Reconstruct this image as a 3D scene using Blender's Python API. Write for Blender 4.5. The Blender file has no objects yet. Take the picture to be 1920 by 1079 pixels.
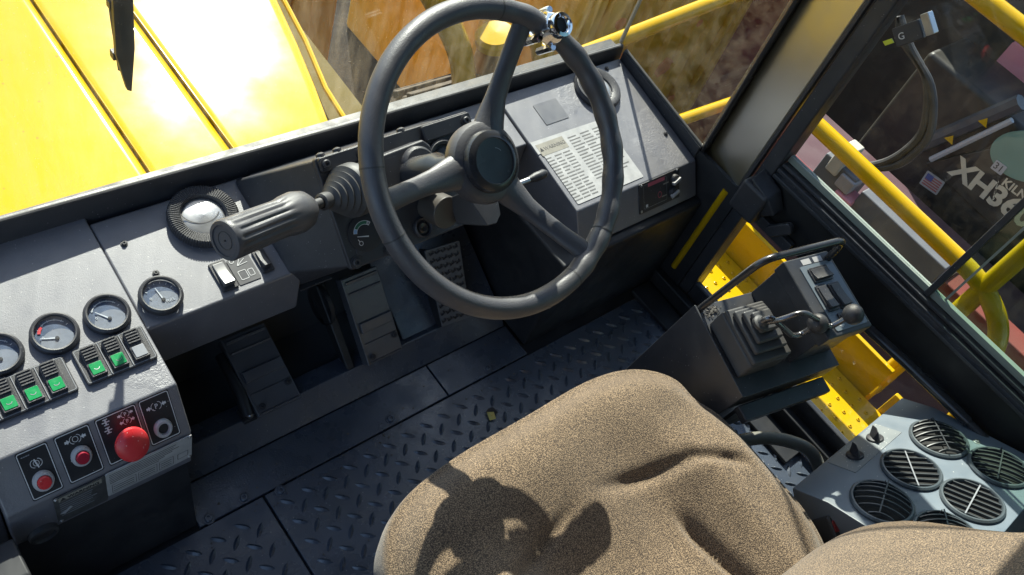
import bpy, bmesh, math, random
from math import sin, cos, pi, radians, sqrt, atan2
from mathutils import Vector, Matrix
random.seed(7)
S = bpy.context.scene
COL = S.collection

# ------------------------------------------------------------------ camera
cam_d = bpy.data.cameras.new('camera'); cam = bpy.data.objects.new('camera', cam_d); COL.objects.link(cam)
cam_d.sensor_width = 36.0; cam_d.lens = 31.69; cam_d.clip_start = 0.02; cam_d.clip_end = 500
RIGHT = Vector((0.7513, -0.5977, 0.2783)); DOWN = Vector((-0.3541, -0.7213, -0.5958)); FWD = Vector((0.5569, 0.3490, -0.7535))
m = Matrix.Identity(4)
for i in range(3):
    m[i][0] = RIGHT[i]; m[i][1] = -DOWN[i]; m[i][2] = -FWD[i]
m.translation = (0, 0, 1.5)
cam.matrix_world = m
S.camera = cam

# ------------------------------------------------------------------ light
SUN_AZ, SUN_EL = 28.0, 38.0
w = bpy.data.worlds.new('World'); S.world = w; w.use_nodes = True
nt = w.node_tree; bg = nt.nodes['Background']
sky = nt.nodes.new('ShaderNodeTexSky'); sky.sky_type = 'NISHITA'; sky.sun_disc = False
sky.sun_elevation = radians(SUN_EL); sky.sun_rotation = radians(SUN_AZ); sky.altitude = 100
nt.links.new(sky.outputs[0], bg.inputs[0]); bg.inputs[1].default_value = 0.1
sl = bpy.data.lights.new('sun', 'SUN'); sl.energy = 5.0; sl.angle = radians(0.53); sl.color = (1, 0.95, 0.86)
sun = bpy.data.objects.new('sun', sl); COL.objects.link(sun)
sd = Vector((sin(radians(SUN_AZ))*cos(radians(SUN_EL)), cos(radians(SUN_AZ))*cos(radians(SUN_EL)), sin(radians(SUN_EL))))
sun.rotation_euler = (-sd).to_track_quat('-Z', 'Y').to_euler()
S.view_settings.view_transform = 'Standard'; S.view_settings.look = 'None'
S.view_settings.exposure = 1.4; S.view_settings.gamma = 1
S.cycles.use_denoising = True
S.cycles.max_bounces = 8; S.cycles.transparent_max_bounces = 16
S.cycles.sample_clamp_indirect = 6

# ------------------------------------------------------------------ materials
def _n(t, typ, **k):
    n = t.nodes.new(typ)
    for a, b in k.items(): setattr(n, a, b)
    return n
def mat(name, col, rough=.5, metal=0., spec=.5, var=.15, vs=12., rvar=.12, bump=0., bs=300., bd=.002,
        speck=0., speck_col=(.6, .6, .58), speck_s=260., coat=0., dust=0., dust_col=(.22, .21, .2), crinkle=0.):
    M = bpy.data.materials.new(name); M.use_nodes = True; t = M.node_tree
    p = t.nodes['Principled BSDF']; L = t.links.new
    p.inputs['Metallic'].default_value = metal; p.inputs['Specular IOR Level'].default_value = spec
    p.inputs['Coat Weight'].default_value = coat; p.inputs['Coat Roughness'].default_value = .08
    tc = _n(t, 'ShaderNodeTexCoord')
    n1 = _n(t, 'ShaderNodeTexNoise'); n1.inputs['Scale'].default_value = vs; n1.inputs['Detail'].default_value = 6
    L(tc.outputs['Object'], n1.inputs['Vector'])
    mx = _n(t, 'ShaderNodeMix', data_type='RGBA')
    mx.inputs['A'].default_value = (*[c*(1-var) for c in col], 1); mx.inputs['B'].default_value = (*[min(1, c*(1+var)) for c in col], 1)
    L(n1.outputs[0], mx.inputs['Factor']); c = mx.outputs['Result']
    if dust > 0:
        n4 = _n(t, 'ShaderNodeTexNoise'); n4.inputs['Scale'].default_value = 7; n4.inputs['Detail'].default_value = 9; n4.inputs['Roughness'].default_value = .7
        L(tc.outputs['Object'], n4.inputs['Vector'])
        mr = _n(t, 'ShaderNodeMapRange'); mr.inputs[1].default_value = .45; mr.inputs[2].default_value = .8; mr.inputs[4].default_value = dust
        L(n4.outputs[0], mr.inputs[0])
        m2 = _n(t, 'ShaderNodeMix', data_type='RGBA'); m2.inputs['B'].default_value = (*dust_col, 1)
        L(mr.outputs[0], m2.inputs['Factor']); L(c, m2.inputs['A']); c = m2.outputs['Result']
    if speck > 0:
        v = _n(t, 'ShaderNodeTexVoronoi'); v.inputs['Scale'].default_value = speck_s
        L(tc.outputs['Object'], v.inputs['Vector'])
        n3 = _n(t, 'ShaderNodeTexWhiteNoise'); L(v.outputs['Color'], n3.inputs['Vector'])
        th = _n(t, 'ShaderNodeMath', operation='LESS_THAN'); th.inputs[1].default_value = .28; L(v.outputs['Distance'], th.inputs[0])
        t2 = _n(t, 'ShaderNodeMath', operation='LESS_THAN'); t2.inputs[1].default_value = speck; L(n3.outputs[0], t2.inputs[0])
        mm = _n(t, 'ShaderNodeMath', operation='MULTIPLY'); L(th.outputs[0], mm.inputs[0]); L(t2.outputs[0], mm.inputs[1])
        m3 = _n(t, 'ShaderNodeMix', data_type='RGBA'); m3.inputs['B'].default_value = (*speck_col, 1)
        L(mm.outputs[0], m3.inputs['Factor']); L(c, m3.inputs['A']); c = m3.outputs['Result']
    L(c, p.inputs['Base Color'])
    n2 = _n(t, 'ShaderNodeTexNoise'); n2.inputs['Scale'].default_value = vs*2.3; n2.inputs['Detail'].default_value = 7
    L(tc.outputs['Object'], n2.inputs['Vector'])
    r = _n(t, 'ShaderNodeMapRange'); r.inputs[1].default_value = .3; r.inputs[2].default_value = .7
    r.inputs[3].default_value = max(.02, rough-rvar); r.inputs[4].default_value = min(1, rough+rvar)
    L(n2.outputs[0], r.inputs[0]); L(r.outputs[0], p.inputs['Roughness'])
    nrm = None
    if bump > 0:
        nb = _n(t, 'ShaderNodeTexNoise'); nb.inputs['Scale'].default_value = bs; nb.inputs['Detail'].default_value = 3
        L(tc.outputs['Object'], nb.inputs['Vector'])
        b = _n(t, 'ShaderNodeBump'); b.inputs['Strength'].default_value = bump; b.inputs['Distance'].default_value = bd
        L(nb.outputs[0], b.inputs['Height']); nrm = b.outputs[0]
    if crinkle > 0:      # patches of lifting, wrinkled paint
        nm = _n(t, 'ShaderNodeTexNoise'); nm.inputs['Scale'].default_value = 5; nm.inputs['Detail'].default_value = 4; L(tc.outputs['Object'], nm.inputs['Vector'])
        mr = _n(t, 'ShaderNodeMapRange'); mr.inputs[1].default_value = .56; mr.inputs[2].default_value = .6; L(nm.outputs[0], mr.inputs[0])
        nc = _n(t, 'ShaderNodeTexNoise'); nc.inputs['Scale'].default_value = 160; nc.inputs['Detail'].default_value = 5; nc.inputs['Distortion'].default_value = 1.5
        L(tc.outputs['Object'], nc.inputs['Vector'])
        mu = _n(t, 'ShaderNodeMath', operation='MULTIPLY'); L(mr.outputs[0], mu.inputs[0]); L(nc.outputs[0], mu.inputs[1])
        b2 = _n(t, 'ShaderNodeBump'); b2.inputs['Strength'].default_value = crinkle; b2.inputs['Distance'].default_value = .003
        L(mu.outputs[0], b2.inputs['Height'])
        if nrm: L(nrm, b2.inputs['Normal'])
        nrm = b2.outputs[0]
    if nrm: L(nrm, p.inputs['Normal'])
    return M
def flat(name, col, rough=.6, metal=0.):
    return mat(name, col, rough, metal, var=.08, vs=40, rvar=.05)
def glass_mat(name, tint=(.93, .96, .94), gloss=.02, dirt=.06, refl=1.0, streak=None):
    M = bpy.data.materials.new(name); M.use_nodes = True; t = M.node_tree; t.nodes.clear(); L = t.links.new
    o = _n(t, 'ShaderNodeOutputMaterial'); tr = _n(t, 'ShaderNodeBsdfTransparent'); tr.inputs[0].default_value = (*tint, 1)
    gl = _n(t, 'ShaderNodeBsdfGlossy'); gl.inputs['Roughness'].default_value = gloss
    fr = _n(t, 'ShaderNodeLayerWeight'); fr.inputs[0].default_value = .5
    pw5 = _n(t, 'ShaderNodeMath', operation='POWER'); pw5.inputs[1].default_value = 5; L(fr.outputs['Facing'], pw5.inputs[0])
    mu = _n(t, 'ShaderNodeMath', operation='MULTIPLY_ADD'); mu.inputs[1].default_value = .9*refl; mu.inputs[2].default_value = .03*refl; L(pw5.outputs[0], mu.inputs[0])
    m1 = _n(t, 'ShaderNodeMixShader'); L(mu.outputs[0], m1.inputs[0]); L(tr.outputs[0], m1.inputs[1]); L(gl.outputs[0], m1.inputs[2])
    tc = _n(t, 'ShaderNodeTexCoord'); no = _n(t, 'ShaderNodeTexNoise'); no.inputs['Scale'].default_value = 24; no.inputs['Detail'].default_value = 10; no.inputs['Roughness'].default_value = .75
    mp_ = _n(t, 'ShaderNodeMapping'); mp_.inputs['Scale'].default_value = streak or (1, 1, 1); L(tc.outputs['Object'], mp_.inputs[0]); L(mp_.outputs[0], no.inputs['Vector'])
    mr = _n(t, 'ShaderNodeMapRange'); mr.inputs[1].default_value = .42; mr.inputs[2].default_value = .75; mr.inputs[4].default_value = dirt; L(no.outputs[0], mr.inputs[0])
    v = _n(t, 'ShaderNodeTexVoronoi'); v.inputs['Scale'].default_value = 330; L(tc.outputs['Object'], v.inputs['Vector'])
    wn = _n(t, 'ShaderNodeTexWhiteNoise'); L(v.outputs['Color'], wn.inputs['Vector'])
    a = _n(t, 'ShaderNodeMath', operation='LESS_THAN'); a.inputs[1].default_value = .2; L(v.outputs['Distance'], a.inputs[0])
    b = _n(t, 'ShaderNodeMath', operation='LESS_THAN'); b.inputs[1].default_value = .035; L(wn.outputs[0], b.inputs[0])
    c = _n(t, 'ShaderNodeMath', operation='MULTIPLY'); L(a.outputs[0], c.inputs[0]); L(b.outputs[0], c.inputs[1])
    c2 = _n(t, 'ShaderNodeMath', operation='MULTIPLY'); c2.inputs[1].default_value = min(.7, dirt*4); L(c.outputs[0], c2.inputs[0])
    ad = _n(t, 'ShaderNodeMath', operation='MAXIMUM'); L(mr.outputs[0], ad.inputs[0]); L(c2.outputs[0], ad.inputs[1])
    d0 = _n(t, 'ShaderNodeBsdfDiffuse'); d0.inputs[0].default_value = (.5, .43, .32, 1)
    d1 = _n(t, 'ShaderNodeBsdfTranslucent'); d1.inputs[0].default_value = (.6, .5, .34, 1)
    df = _n(t, 'ShaderNodeMixShader'); df.inputs[0].default_value = .5; L(d0.outputs[0], df.inputs[1]); L(d1.outputs[0], df.inputs[2])
    m2 = _n(t, 'ShaderNodeMixShader'); L(ad.outputs[0], m2.inputs[0]); L(m1.outputs[0], m2.inputs[1]); L(df.outputs[0], m2.inputs[2])
    L(m2.outputs[0], o.inputs[0]); return M

PAINT = mat('black_cab_paint', (.034, .036, .042), .4, var=.25, rvar=.12, bump=.12, bs=900, speck=.012, speck_s=420, speck_col=(.3, .3, .3), dust=.15)
DASHP = mat('worn_dash_paint', (.105, .106, .126), .5, spec=.9, var=.3, rvar=.07, bump=.15, bs=700, speck=.02, speck_s=380, speck_col=(.35, .35, .35), dust=.4, dust_col=(.2, .195, .2), crinkle=.28); DASHP.node_tree.nodes['Principled BSDF'].inputs['IOR'].default_value = 1.75
GLOSSP = mat('gloss_black_paint', (.03, .03, .033), .24, spec=.6, var=.2, rvar=.05, bump=.02, bs=30)
PILM = mat('hood_reflection_pillar_paint', (.075, .056, .017), .33, spec=1.0, var=.2, rvar=.04, bump=.015, bs=20); PILM.node_tree.nodes['Principled BSDF'].inputs['IOR'].default_value = 2.6  # gold-brown base carries the yellow hood's reflection on black gloss
PLAST = mat('black_plastic', (.034, .034, .039), .42, var=.2, rvar=.08, bump=.25, bs=1400, speck=.012, speck_s=500, speck_col=(.3, .3, .3), dust=.15)
RUBBER = mat('black_rubber', (.045, .045, .047), .55, var=.2, bump=.1, bs=500, dust=.2)
WHEELM = mat('grained_wheel_rubber', (.055, .054, .062), .5, spec=.8, var=.25, rvar=.1, bump=.35, bs=520, bd=.0012, dust=.3, dust_col=(.13, .12, .11)); WHEELM.node_tree.nodes['Principled BSDF'].inputs['IOR'].default_value = 1.55
FLOORM = mat('worn_floor_steel', (.055, .07, .098), .3, spec=.9, var=.4, vs=8, rvar=.16, bump=.2, bs=300, speck=.02, speck_s=260, speck_col=(.25, .25, .24), dust=.4, dust_col=(.1, .1, .09))
DARKM = mat('dark_paint_and_shade', (.017, .018, .021), .5, var=.3, dust=.12)
STEEL = mat('bare_steel', (.5, .5, .5), .35, 1., var=.2, bump=.05)
CHROME = mat('chrome', (.75, .77, .8), .1, 1., var=.1, rvar=.06, bump=.05, bs=120)
YEL = mat('yellow_paint', (.52, .315, .004), .11, spec=.3, var=.06, vs=5, rvar=.02, bump=.0, bs=40, speck=.012, speck_s=120, speck_col=(.35, .22, .03), dust=.06, dust_col=(.5, .38, .1))
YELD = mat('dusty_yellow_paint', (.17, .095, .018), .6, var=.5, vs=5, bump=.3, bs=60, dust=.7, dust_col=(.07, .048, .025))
FAB = None
RED = mat('red_plastic', (.62, .03, .035), .35, var=.1, speck=.05, speck_s=400, speck_col=(.7, .35, .33), dust=.15, dust_col=(.6, .2, .2))
REDD = mat('dark_red_lens', (.35, .02, .04), .25, var=.1)
GREEN = mat('green_lens', (.012, .26, .08), .3, var=.15, vs=60)
GREYL = mat('grey_lens', (.28, .29, .31), .3)
WHITE = mat('white_print', (.62, .62, .62), .6, var=.15, vs=200)
LGREY = mat('light_grey_plastic', (.42, .42, .43), .4, dust=.2)
DECAL = mat('worn_white_decal', (.4, .4, .4), .4, var=.3, vs=60, dust=.5, dust_col=(.3, .3, .29))
DECALT = mat('faded_cream_decal', (.28, .265, .225), .45, var=.2, vs=80, dust=.3)
INK = mat('black_print', (.022, .022, .025), .6)
DIAL = mat('dial_face', (.045, .05, .06), .5)
DIALP = mat('grey_dial_plate', (.2, .21, .24), .5, var=.3, vs=80)
DIALB = mat('misted_dial_face', (.05, .075, .13), .5, var=.6, vs=90, speck=.2, speck_s=900, speck_col=(.16, .2, .27))
HEAT = mat('heater_grey_paint', (.145, .178, .212), .38, var=.15, rvar=.08, bump=.1, bs=800, speck=.01, speck_s=300, dust=.15)
SILV = mat('silver_vent_flap', (.5, .5, .5), .3, .7, var=.15)
GLASS = glass_mat('window_glass', dirt=.022)
GLASSG = glass_mat('green_tinted_glass', tint=(.72, .84, .75), dirt=.03)
GAUGEG = glass_mat('gauge_glass', tint=(.9, .93, .96), gloss=.08, dirt=.12)
GEDGE = mat('pale_green_glass_edge', (.25, .285, .25), .4, dust=.3)

def fabric():
    M = bpy.data.materials.new('speckled_brown_fabric'); M.use_nodes = True; t = M.node_tree; p = t.nodes['Principled BSDF']; L = t.links.new
    tc = _n(t, 'ShaderNodeTexCoord'); a = _n(t, 'ShaderNodeTexNoise'); a.inputs['Scale'].default_value = 620; a.inputs['Detail'].default_value = 3
    L(tc.outputs['Object'], a.inputs['Vector'])
    r = _n(t, 'ShaderNodeValToRGB'); e = r.color_ramp.elements
    e[0].position = .38; e[0].color = (.055, .04, .032, 1); e[1].position = .63; e[1].color = (.345, .245, .155, 1)
    k = e.new(.5); k.color = (.145, .103, .066, 1)
    L(a.outputs[0], r.inputs[0])
    b = _n(t, 'ShaderNodeTexNoise'); b.inputs['Scale'].default_value = 6; b.inputs['Detail'].default_value = 5; L(tc.outputs['Object'], b.inputs['Vector'])
    mr = _n(t, 'ShaderNodeMapRange'); mr.inputs[3].default_value = .62; mr.inputs[4].default_value = 1.08; L(b.outputs[0], mr.inputs[0])
    mm = _n(t, 'ShaderNodeMix', data_type='RGBA', blend_type='MULTIPLY'); mm.inputs['Factor'].default_value = 1
    L(r.outputs[0], mm.inputs['A']); L(mr.outputs[0], mm.inputs['B']); L(mm.outputs['Result'], p.inputs['Base Color'])
    p.inputs['Roughness'].default_value = .95; p.inputs['Specular IOR Level'].default_value = .1
    p.inputs['Sheen Weight'].default_value = .25
    bu = _n(t, 'ShaderNodeBump'); bu.inputs['Strength'].default_value = .7; bu.inputs['Distance'].default_value = .002; L(a.outputs[0], bu.inputs['Height']); L(bu.outputs[0], p.inputs['Normal'])
    return M
FAB = fabric()
def ground_mat():
    M = mat('dirty_asphalt', (.017, .013, .011), .9, spec=.2, var=.6, vs=1.6, bump=.5, bs=25, bd=.02, dust=.6, dust_col=(.032, .024, .016))
    return M
GROUND = ground_mat()

# ------------------------------------------------------------------ mesh helpers
class G:
    def __init__(s, M=None): s.v = []; s.f = []; s.M = M
    def pt(s, p, M=None):
        p = Vector(p)
        if M is not None: p = M @ p
        s.v.append(tuple(p)); return len(s.v)-1
    def box(s, x0, x1, y0, y1, z0, z1, M=None):
        i = len(s.v)
        for z in (z0, z1):
            for x, y in ((x0, y0), (x1, y0), (x1, y1), (x0, y1)): s.pt((x, y, z), M)
        for q in ((3, 2, 1, 0), (4, 5, 6, 7), (0, 1, 5, 4), (1, 2, 6, 5), (2, 3, 7, 6), (3, 0, 4, 7)): s.f.append([i+k for k in q])
        return s
    def prism(s, poly, h0, h1, M=None):          # poly (a,b) CCW, extruded along local z
        n = len(poly); i = len(s.v)
        for h in (h0, h1):
            for a, b in poly: s.pt((a, b, h), M)
        s.f.append([i+k for k in range(n)][::-1]); s.f.append([i+n+k for k in range(n)])
        for k in range(n): s.f.append([i+k, i+(k+1) % n, i+n+(k+1) % n, i+n+k])
        return s
    def xprism(s, poly, x0, x1):                 # poly (y,z) extruded along x
        M = Matrix(((0, 0, 1, 0), (1, 0, 0, 0), (0, 1, 0, 0), (0, 0, 0, 1)))
        return s.prism(poly, x0, x1, M)
    def lathe(s, prof, n=32, M=None, cap=True):  # prof (r,h) about local z
        rings = []
        for r, h in prof:
            rings.append([s.pt((r*cos(2*pi*k/n), r*sin(2*pi*k/n), h), M) for k in range(n)])
        for a, b in zip(rings, rings[1:]):
            for k in range(n): s.f.append([a[k], a[(k+1) % n], b[(k+1) % n], b[k]])
        if cap: s.f.append(rings[0][::-1]); s.f.append(rings[-1])
        return s
    def ring(s, R, r, n=48, k=12, M=None, a0=0, a1=2*pi, rr=None):
        full = abs(a1-a0-2*pi) < 1e-6; N = n if full else n+1; rings = []
        for i in range(N):
            a = a0+(a1-a0)*i/n; q = rr(a) if rr else r
            rings.append([s.pt(((R+q*cos(2*pi*j/k))*cos(a), (R+q*cos(2*pi*j/k))*sin(a), q*sin(2*pi*j/k)), M) for j in range(k)])
        for i in range(n):
            A = rings[i]; B = rings[(i+1) % N]
            for j in range(k): s.f.append([A[j], B[j], B[(j+1) % k], A[(j+1) % k]])
        if not full: s.f.append(rings[0]); s.f.append(rings[-1][::-1])
        return s
    def tube(s, pts, r, k=12, M=None, radii=None, flat=1.0, up=None):
        pts = [Vector(p) for p in pts]; rings = []; n = None
        for i, p in enumerate(pts):
            d = (pts[min(i+1, len(pts)-1)]-pts[max(i-1, 0)]).normalized()
            if n is None:
                n = Vector(up) if up else (Vector((0, 0, 1)) if abs(d.z) < .9 else Vector((1, 0, 0)))
            n = (n-d*n.dot(d)).normalized(); b = d.cross(n); q = radii[i] if radii else r
            rings.append([s.pt(p+(n*cos(2*pi*j/k)*flat+b*sin(2*pi*j/k))*q, M) for j in range(k)])
        for A, B in zip(rings, rings[1:]):
            for j in range(k): s.f.append([A[j], A[(j+1) % k], B[(j+1) % k], B[j]])
        s.f.append(rings[0][::-1]); s.f.append(rings[-1]); return s
    def hull(s, pts):
        bm = bmesh.new(); [bm.verts.new(p) for p in pts]; bmesh.ops.convex_hull(bm, input=bm.verts)
        bmesh.ops.dissolve_limit(bm, angle_limit=.02, verts=bm.verts, edges=bm.edges)
        i = len(s.v); bm.verts.index_update()
        for v in bm.verts: s.v.append(tuple(v.co))
        for f in bm.faces: s.f.append([i+v.index for v in f.verts])
        bm.free(); return s
    def mesh(s, name):
        me = bpy.data.meshes.new(name); me.from_pydata(s.v, [], s.f); me.update(); return me
def smoothpath(pts, n=8):
    P = [Vector(p) for p in pts]; out = []
    for i in range(len(P)-1):
        a, b, c, d = P[max(i-1, 0)], P[i], P[i+1], P[min(i+2, len(P)-1)]
        for k in range(n):
            t = k/n; out.append(.5*((2*b)+(c-a)*t+(2*a-5*b+4*c-d)*t*t+(3*b-a-3*c+d)*t**3))
    out.append(P[-1]); return out
def fillet(pts, r=.02, n=6):
    P = [Vector(p) for p in pts]; out = [P[0]]
    for i in range(1, len(P)-1):
        a = (P[i-1]-P[i]); c = (P[i+1]-P[i]); q = min(r, a.length*.48, c.length*.48)
        A = P[i]+a.normalized()*q; B = P[i]+c.normalized()*q
        for k in range(n+1):
            t = k/n; out.append((1-t)**2*A+2*t*(1-t)*P[i]+t*t*B)
    out.append(P[-1]); return out

def add(name, g, material, parent=None, bevel=0., seg=2, angle=35, sub=0, kind=None, recalc=True):
    me = g if isinstance(g, bpy.types.Mesh) else g.mesh(name)
    if recalc and not isinstance(g, bpy.types.Mesh):
        bm = bmesh.new(); bm.from_mesh(me); bmesh.ops.recalc_face_normals(bm, faces=bm.faces); bm.to_mesh(me); bm.free()
    if not me.materials: me.materials.append(material)
    for p in me.polygons: p.use_smooth = True
    me.set_sharp_from_angle(angle=radians(angle))
    o = bpy.data.objects.new(name, me); COL.objects.link(o)
    if bevel:
        b = o.modifiers.new('bevel', 'BEVEL'); b.width = bevel; b.segments = seg; b.limit_method = 'ANGLE'; b.angle_limit = radians(30); b.harden_normals = True
    if sub:
        sb = o.modifiers.new('sub', 'SUBSURF'); sb.levels = sub; sb.render_levels = sub
    if parent: o.parent = parent
    if kind: o['kind'] = kind
    return o
def tag(o, label, cat, group=None):
    o['label'] = label; o['category'] = cat
    if group: o['group'] = group
    return o
def thing(name, label, cat, M=None, loc=None, group=None):
    o = bpy.data.objects.new(name, None); COL.objects.link(o); o.empty_display_size = .05
    if M is not None: o.matrix_world = M
    if loc is not None: o.location = loc
    return tag(o, label, cat, group)
def struct(name, g, material, **k):
    o = add(name, g, material, **k); o['kind'] = 'structure'; return o
def frameM(o, u, v, w):
    M = Matrix.Identity(4)
    for i in range(3): M[i][0] = u[i]; M[i][1] = v[i]; M[i][2] = w[i]; M[i][3] = o[i]
    return M
def T(x, y, z=0): return Matrix.Translation((x, y, z))
def RX(a): return Matrix.Rotation(radians(a), 4, 'X')
def RY(a): return Matrix.Rotation(radians(a), 4, 'Y')
def RZ(a): return Matrix.Rotation(radians(a), 4, 'Z')
def text(name, s, size, material, M, parent, thick=.0003, align='LEFT', bold=0.):
    c = bpy.data.curves.new(name, 'FONT'); c.body = s; c.size = size; c.extrude = thick; c.align_x = align; c.resolution_u = 3; c.offset = bold
    o = bpy.data.objects.new(name+'_c', c); COL.objects.link(o)
    dg = bpy.context.evaluated_depsgraph_get(); me = bpy.data.meshes.new_from_object(o.evaluated_get(dg)); bpy.data.objects.remove(o)
    me.transform(M); me.materials.clear(); me.materials.append(material)
    q = bpy.data.objects.new(name, me); COL.objects.link(q); q.parent = parent; return q
def rrect(x0, x1, y0, y1, r=.004, n=4):
    out = []
    for cx, cy, a in ((x1-r, y1-r, 0), (x0+r, y1-r, 90), (x0+r, y0+r, 180), (x1-r, y0+r, 270)):
        for k in range(n+1):
            t = radians(a+90*k/n); out.append((cx+r*cos(t), cy+r*sin(t)))
    return out
def border(x0, x1, y0, y1, t, h, M, r=.003):
    g = G(); o = rrect(x0, x1, y0, y1, r); i = rrect(x0+t, x1-t, y0+t, y1-t, max(r-t, .0005)); n = len(o); b = len(g.v)
    for a in o: g.pt((a[0], a[1], h), M)
    for a in i: g.pt((a[0], a[1], h), M)
    for k in range(n): g.f.append([b+k, b+(k+1) % n, b+n+(k+1) % n, b+n+k])
    return g
def arc(R, t, a0, a1, h, M, n=24):
    g = G()
    for k in range(n+1):
        a = radians(a0+(a1-a0)*k/n); g.pt((R*cos(a), R*sin(a), h), M); g.pt(((R-t)*cos(a), (R-t)*sin(a), h), M)
    for k in range(n): g.f.append([2*k, 2*k+1, 2*k+3, 2*k+2])
    return g
def bolt(parent, M, r=.006, h=.004, mt=None, name='bolt'):
    g = G(); g.lathe([(r*1.5, 0), (r*1.5, h*.35), (r*1.02, h*.4), (r, h*.9), (r*.8, h*1.15), (r*.45, h*1.15), (r*.4, h*.6)], 16, M)
    return add(name, g, mt or PLAST, parent)

# ------------------------------------------------------------------ cab floor (the surface everything stands on)
fl = struct('cab_floor', G().box(-.06, 1.46, -.75, .95, -.06, -.012), DARKM)
def tread(x0, x1, y0, y1, parent):
    g = G(); P = .0426; Q = .0412
    for i in range(-2, 40):
        for j in range(-40, 3):
            for k in (0, 1):
                cx = .615+(i-14)*P+k*P/2; cy = .508+j*Q-k*Q/2
                if not (x0+.012 < cx < x1-.012 and y0+.012 < cy < y1-.012): continue
                a = radians(-42 if k == 0 else 48); L = .0145; W = .0046; b = len(g.v)
                for s, wd, h in ((-1, 0, 0), (-.6, .75, 0), (0, 1, 0), (.6, .75, 0), (1, 0, 0), (.6, -.75, 0), (0, -1, 0), (-.6, -.75, 0)):
                    x = s*L; y = wd*W; g.pt((cx+x*cos(a)-y*sin(a), cy+x*sin(a)+y*cos(a), 0))
                for s in (-.62, 0, .62):
                    x = s*L; g.pt((cx+x*cos(a), cy+x*sin(a), .0036 if s == 0 else .0029))
                for f in ((0, 8, 1), (1, 8, 9, 2), (2, 9, 10, 3), (3, 10, 4), (4, 10, 5), (5, 10, 9, 6), (6, 9, 8, 7), (7, 8, 0)): g.f.append([b+q for q in f])
    return add('tread_pattern', g, FLOORM, parent, kind='stuff', angle=50)
for x0, x1, y0, y1, tr in ((-.06, .413, -.74, .538, 1), (.4175, 1.42, -.74, .538, 1), (.302, .819, .5415, .62, 0), (.8225, 1.03, .5415, .62, 0)):
    pl = add('floor_plate', G().box(x0, x1, y0, y1, -.012, 0), FLOORM, fl, bevel=.0012)
    if tr: tread(x0, x1, y0, y1, pl)
for x, y in ((.445, .531), (.386, .551), (.691, .554), (.93, .552), (.32, .548)):
    bolt(fl, T(x, y, 0), .007, .005, FLOORM)
add('toe_ramp', G().xprism([(.621, 0), (.70, 0), (.70, .036), (.662, .045)], .302, 1.028), FLOORM, fl, bevel=.002)
add('firewall', G().box(-.06, 1.45, .93, .95, -.012, .40), DARKM, fl)
KICK = mat('grey_kick_panel', (.055, .062, .07), .5, var=.3, vs=10, dust=.4, dust_col=(.07, .068, .05))
add('kick_panel', G().xprism([(.80, .0), (.93, .0), (.93, .24), (.915, .24)], .302, 1.03), KICK, fl, bevel=.003)
add('pedal_plate', G().xprism([(.664, .037), (.70, .0), (.91, .0), (.91, .17)], .79, 1.028), FLOORM, fl, bevel=.003)
add('well_floor', G().box(.302, 1.03, .70, .93, -.012, .006), KICK, fl)
g = G()
for k in range(170):
    x = random.uniform(.3, 1.1); y = random.choice((random.gauss(.535, .02), random.uniform(-.1, .62))); r = random.uniform(.0008, .0026)
    g.hull([(x+random.uniform(-r, r), y+random.uniform(-r, r), random.uniform(.0002, r)) for _ in range(7)])
add('grit', g, mat('floor_grit', (.13, .11, .08), .9), fl, kind='stuff')
add('foot_box', G().box(1.034, 1.445, .56, .93, 0, .27), DARKM, fl, bevel=.006)
add('side_sill', G().box(1.425, 1.447, -.74, .56, 0, .045), DARKM, fl, bevel=.004)
add('side_sill', G().box(1.36, 1.42, .05, .555, 0, .012), DARKM, fl, bevel=.003)
add('door_sill', G().xprism([(-.7, 0), (.556, 0), (.556, .26), (.50, .26), (.2, .02), (-.7, .02)], -.06, .05), DARKM, fl, bevel=.004)

# ------------------------------------------------------------------ dashboard
TH = math.degrees(math.atan(.174)); CT = cos(radians(TH))
dash = thing('dashboard', 'black painted cab dashboard with gauges, rocker switches and air vents under the windshield', 'dashboard')
DM = T(0, .622, .342) @ RX(TH)                       # dash plane: local x, slope distance, height
def DL(x, y, h=0): return DM @ T(x, (y-.622)/CT, h)  # local frame at a dash point
def zd(y): return .342+.174*(y-.622)
add('side_console', G().xprism([(.577, .274), (.5745, .187), (.583, .176), (.93, .176), (.93, zd(.93)), (.622, .342)], .052, .302), DASHP, dash, bevel=.003)
add('console_base', G().xprism([(.585, .1755), (.547, .0), (.93, .0), (.93, .1755)], .054, .300), DARKM, dash, bevel=.002)  # near-black instead of dash paint, to colour in the shade at the foot
add('panel', G().xprism([(.900, zd(.9)-.012), (.900, zd(.9)-.003), (.713, zd(.713)-.003), (.711, .256), (.74, .25), (.75, zd(.75)-.012)], .3025, .553), DASHP, dash, bevel=.004)
add('panel', G().xprism([(.900, zd(.9)-.012), (.900, zd(.9)-.003), (.786, zd(.786)-.003), (.784, .27), (.80, .27)], .56, 1.0838), DASHP, dash, bevel=.003)
add('side_console', G().xprism([(.578, .275), (.588, .270), (.90, .27), (.90, zd(.9)), (.622, .342)], 1.0865, 1.438), DASHP, dash, bevel=.003)
add('panel', G().box(-.06, .05, .60, .93, 0, .385), DASHP, dash, bevel=.003)
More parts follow.
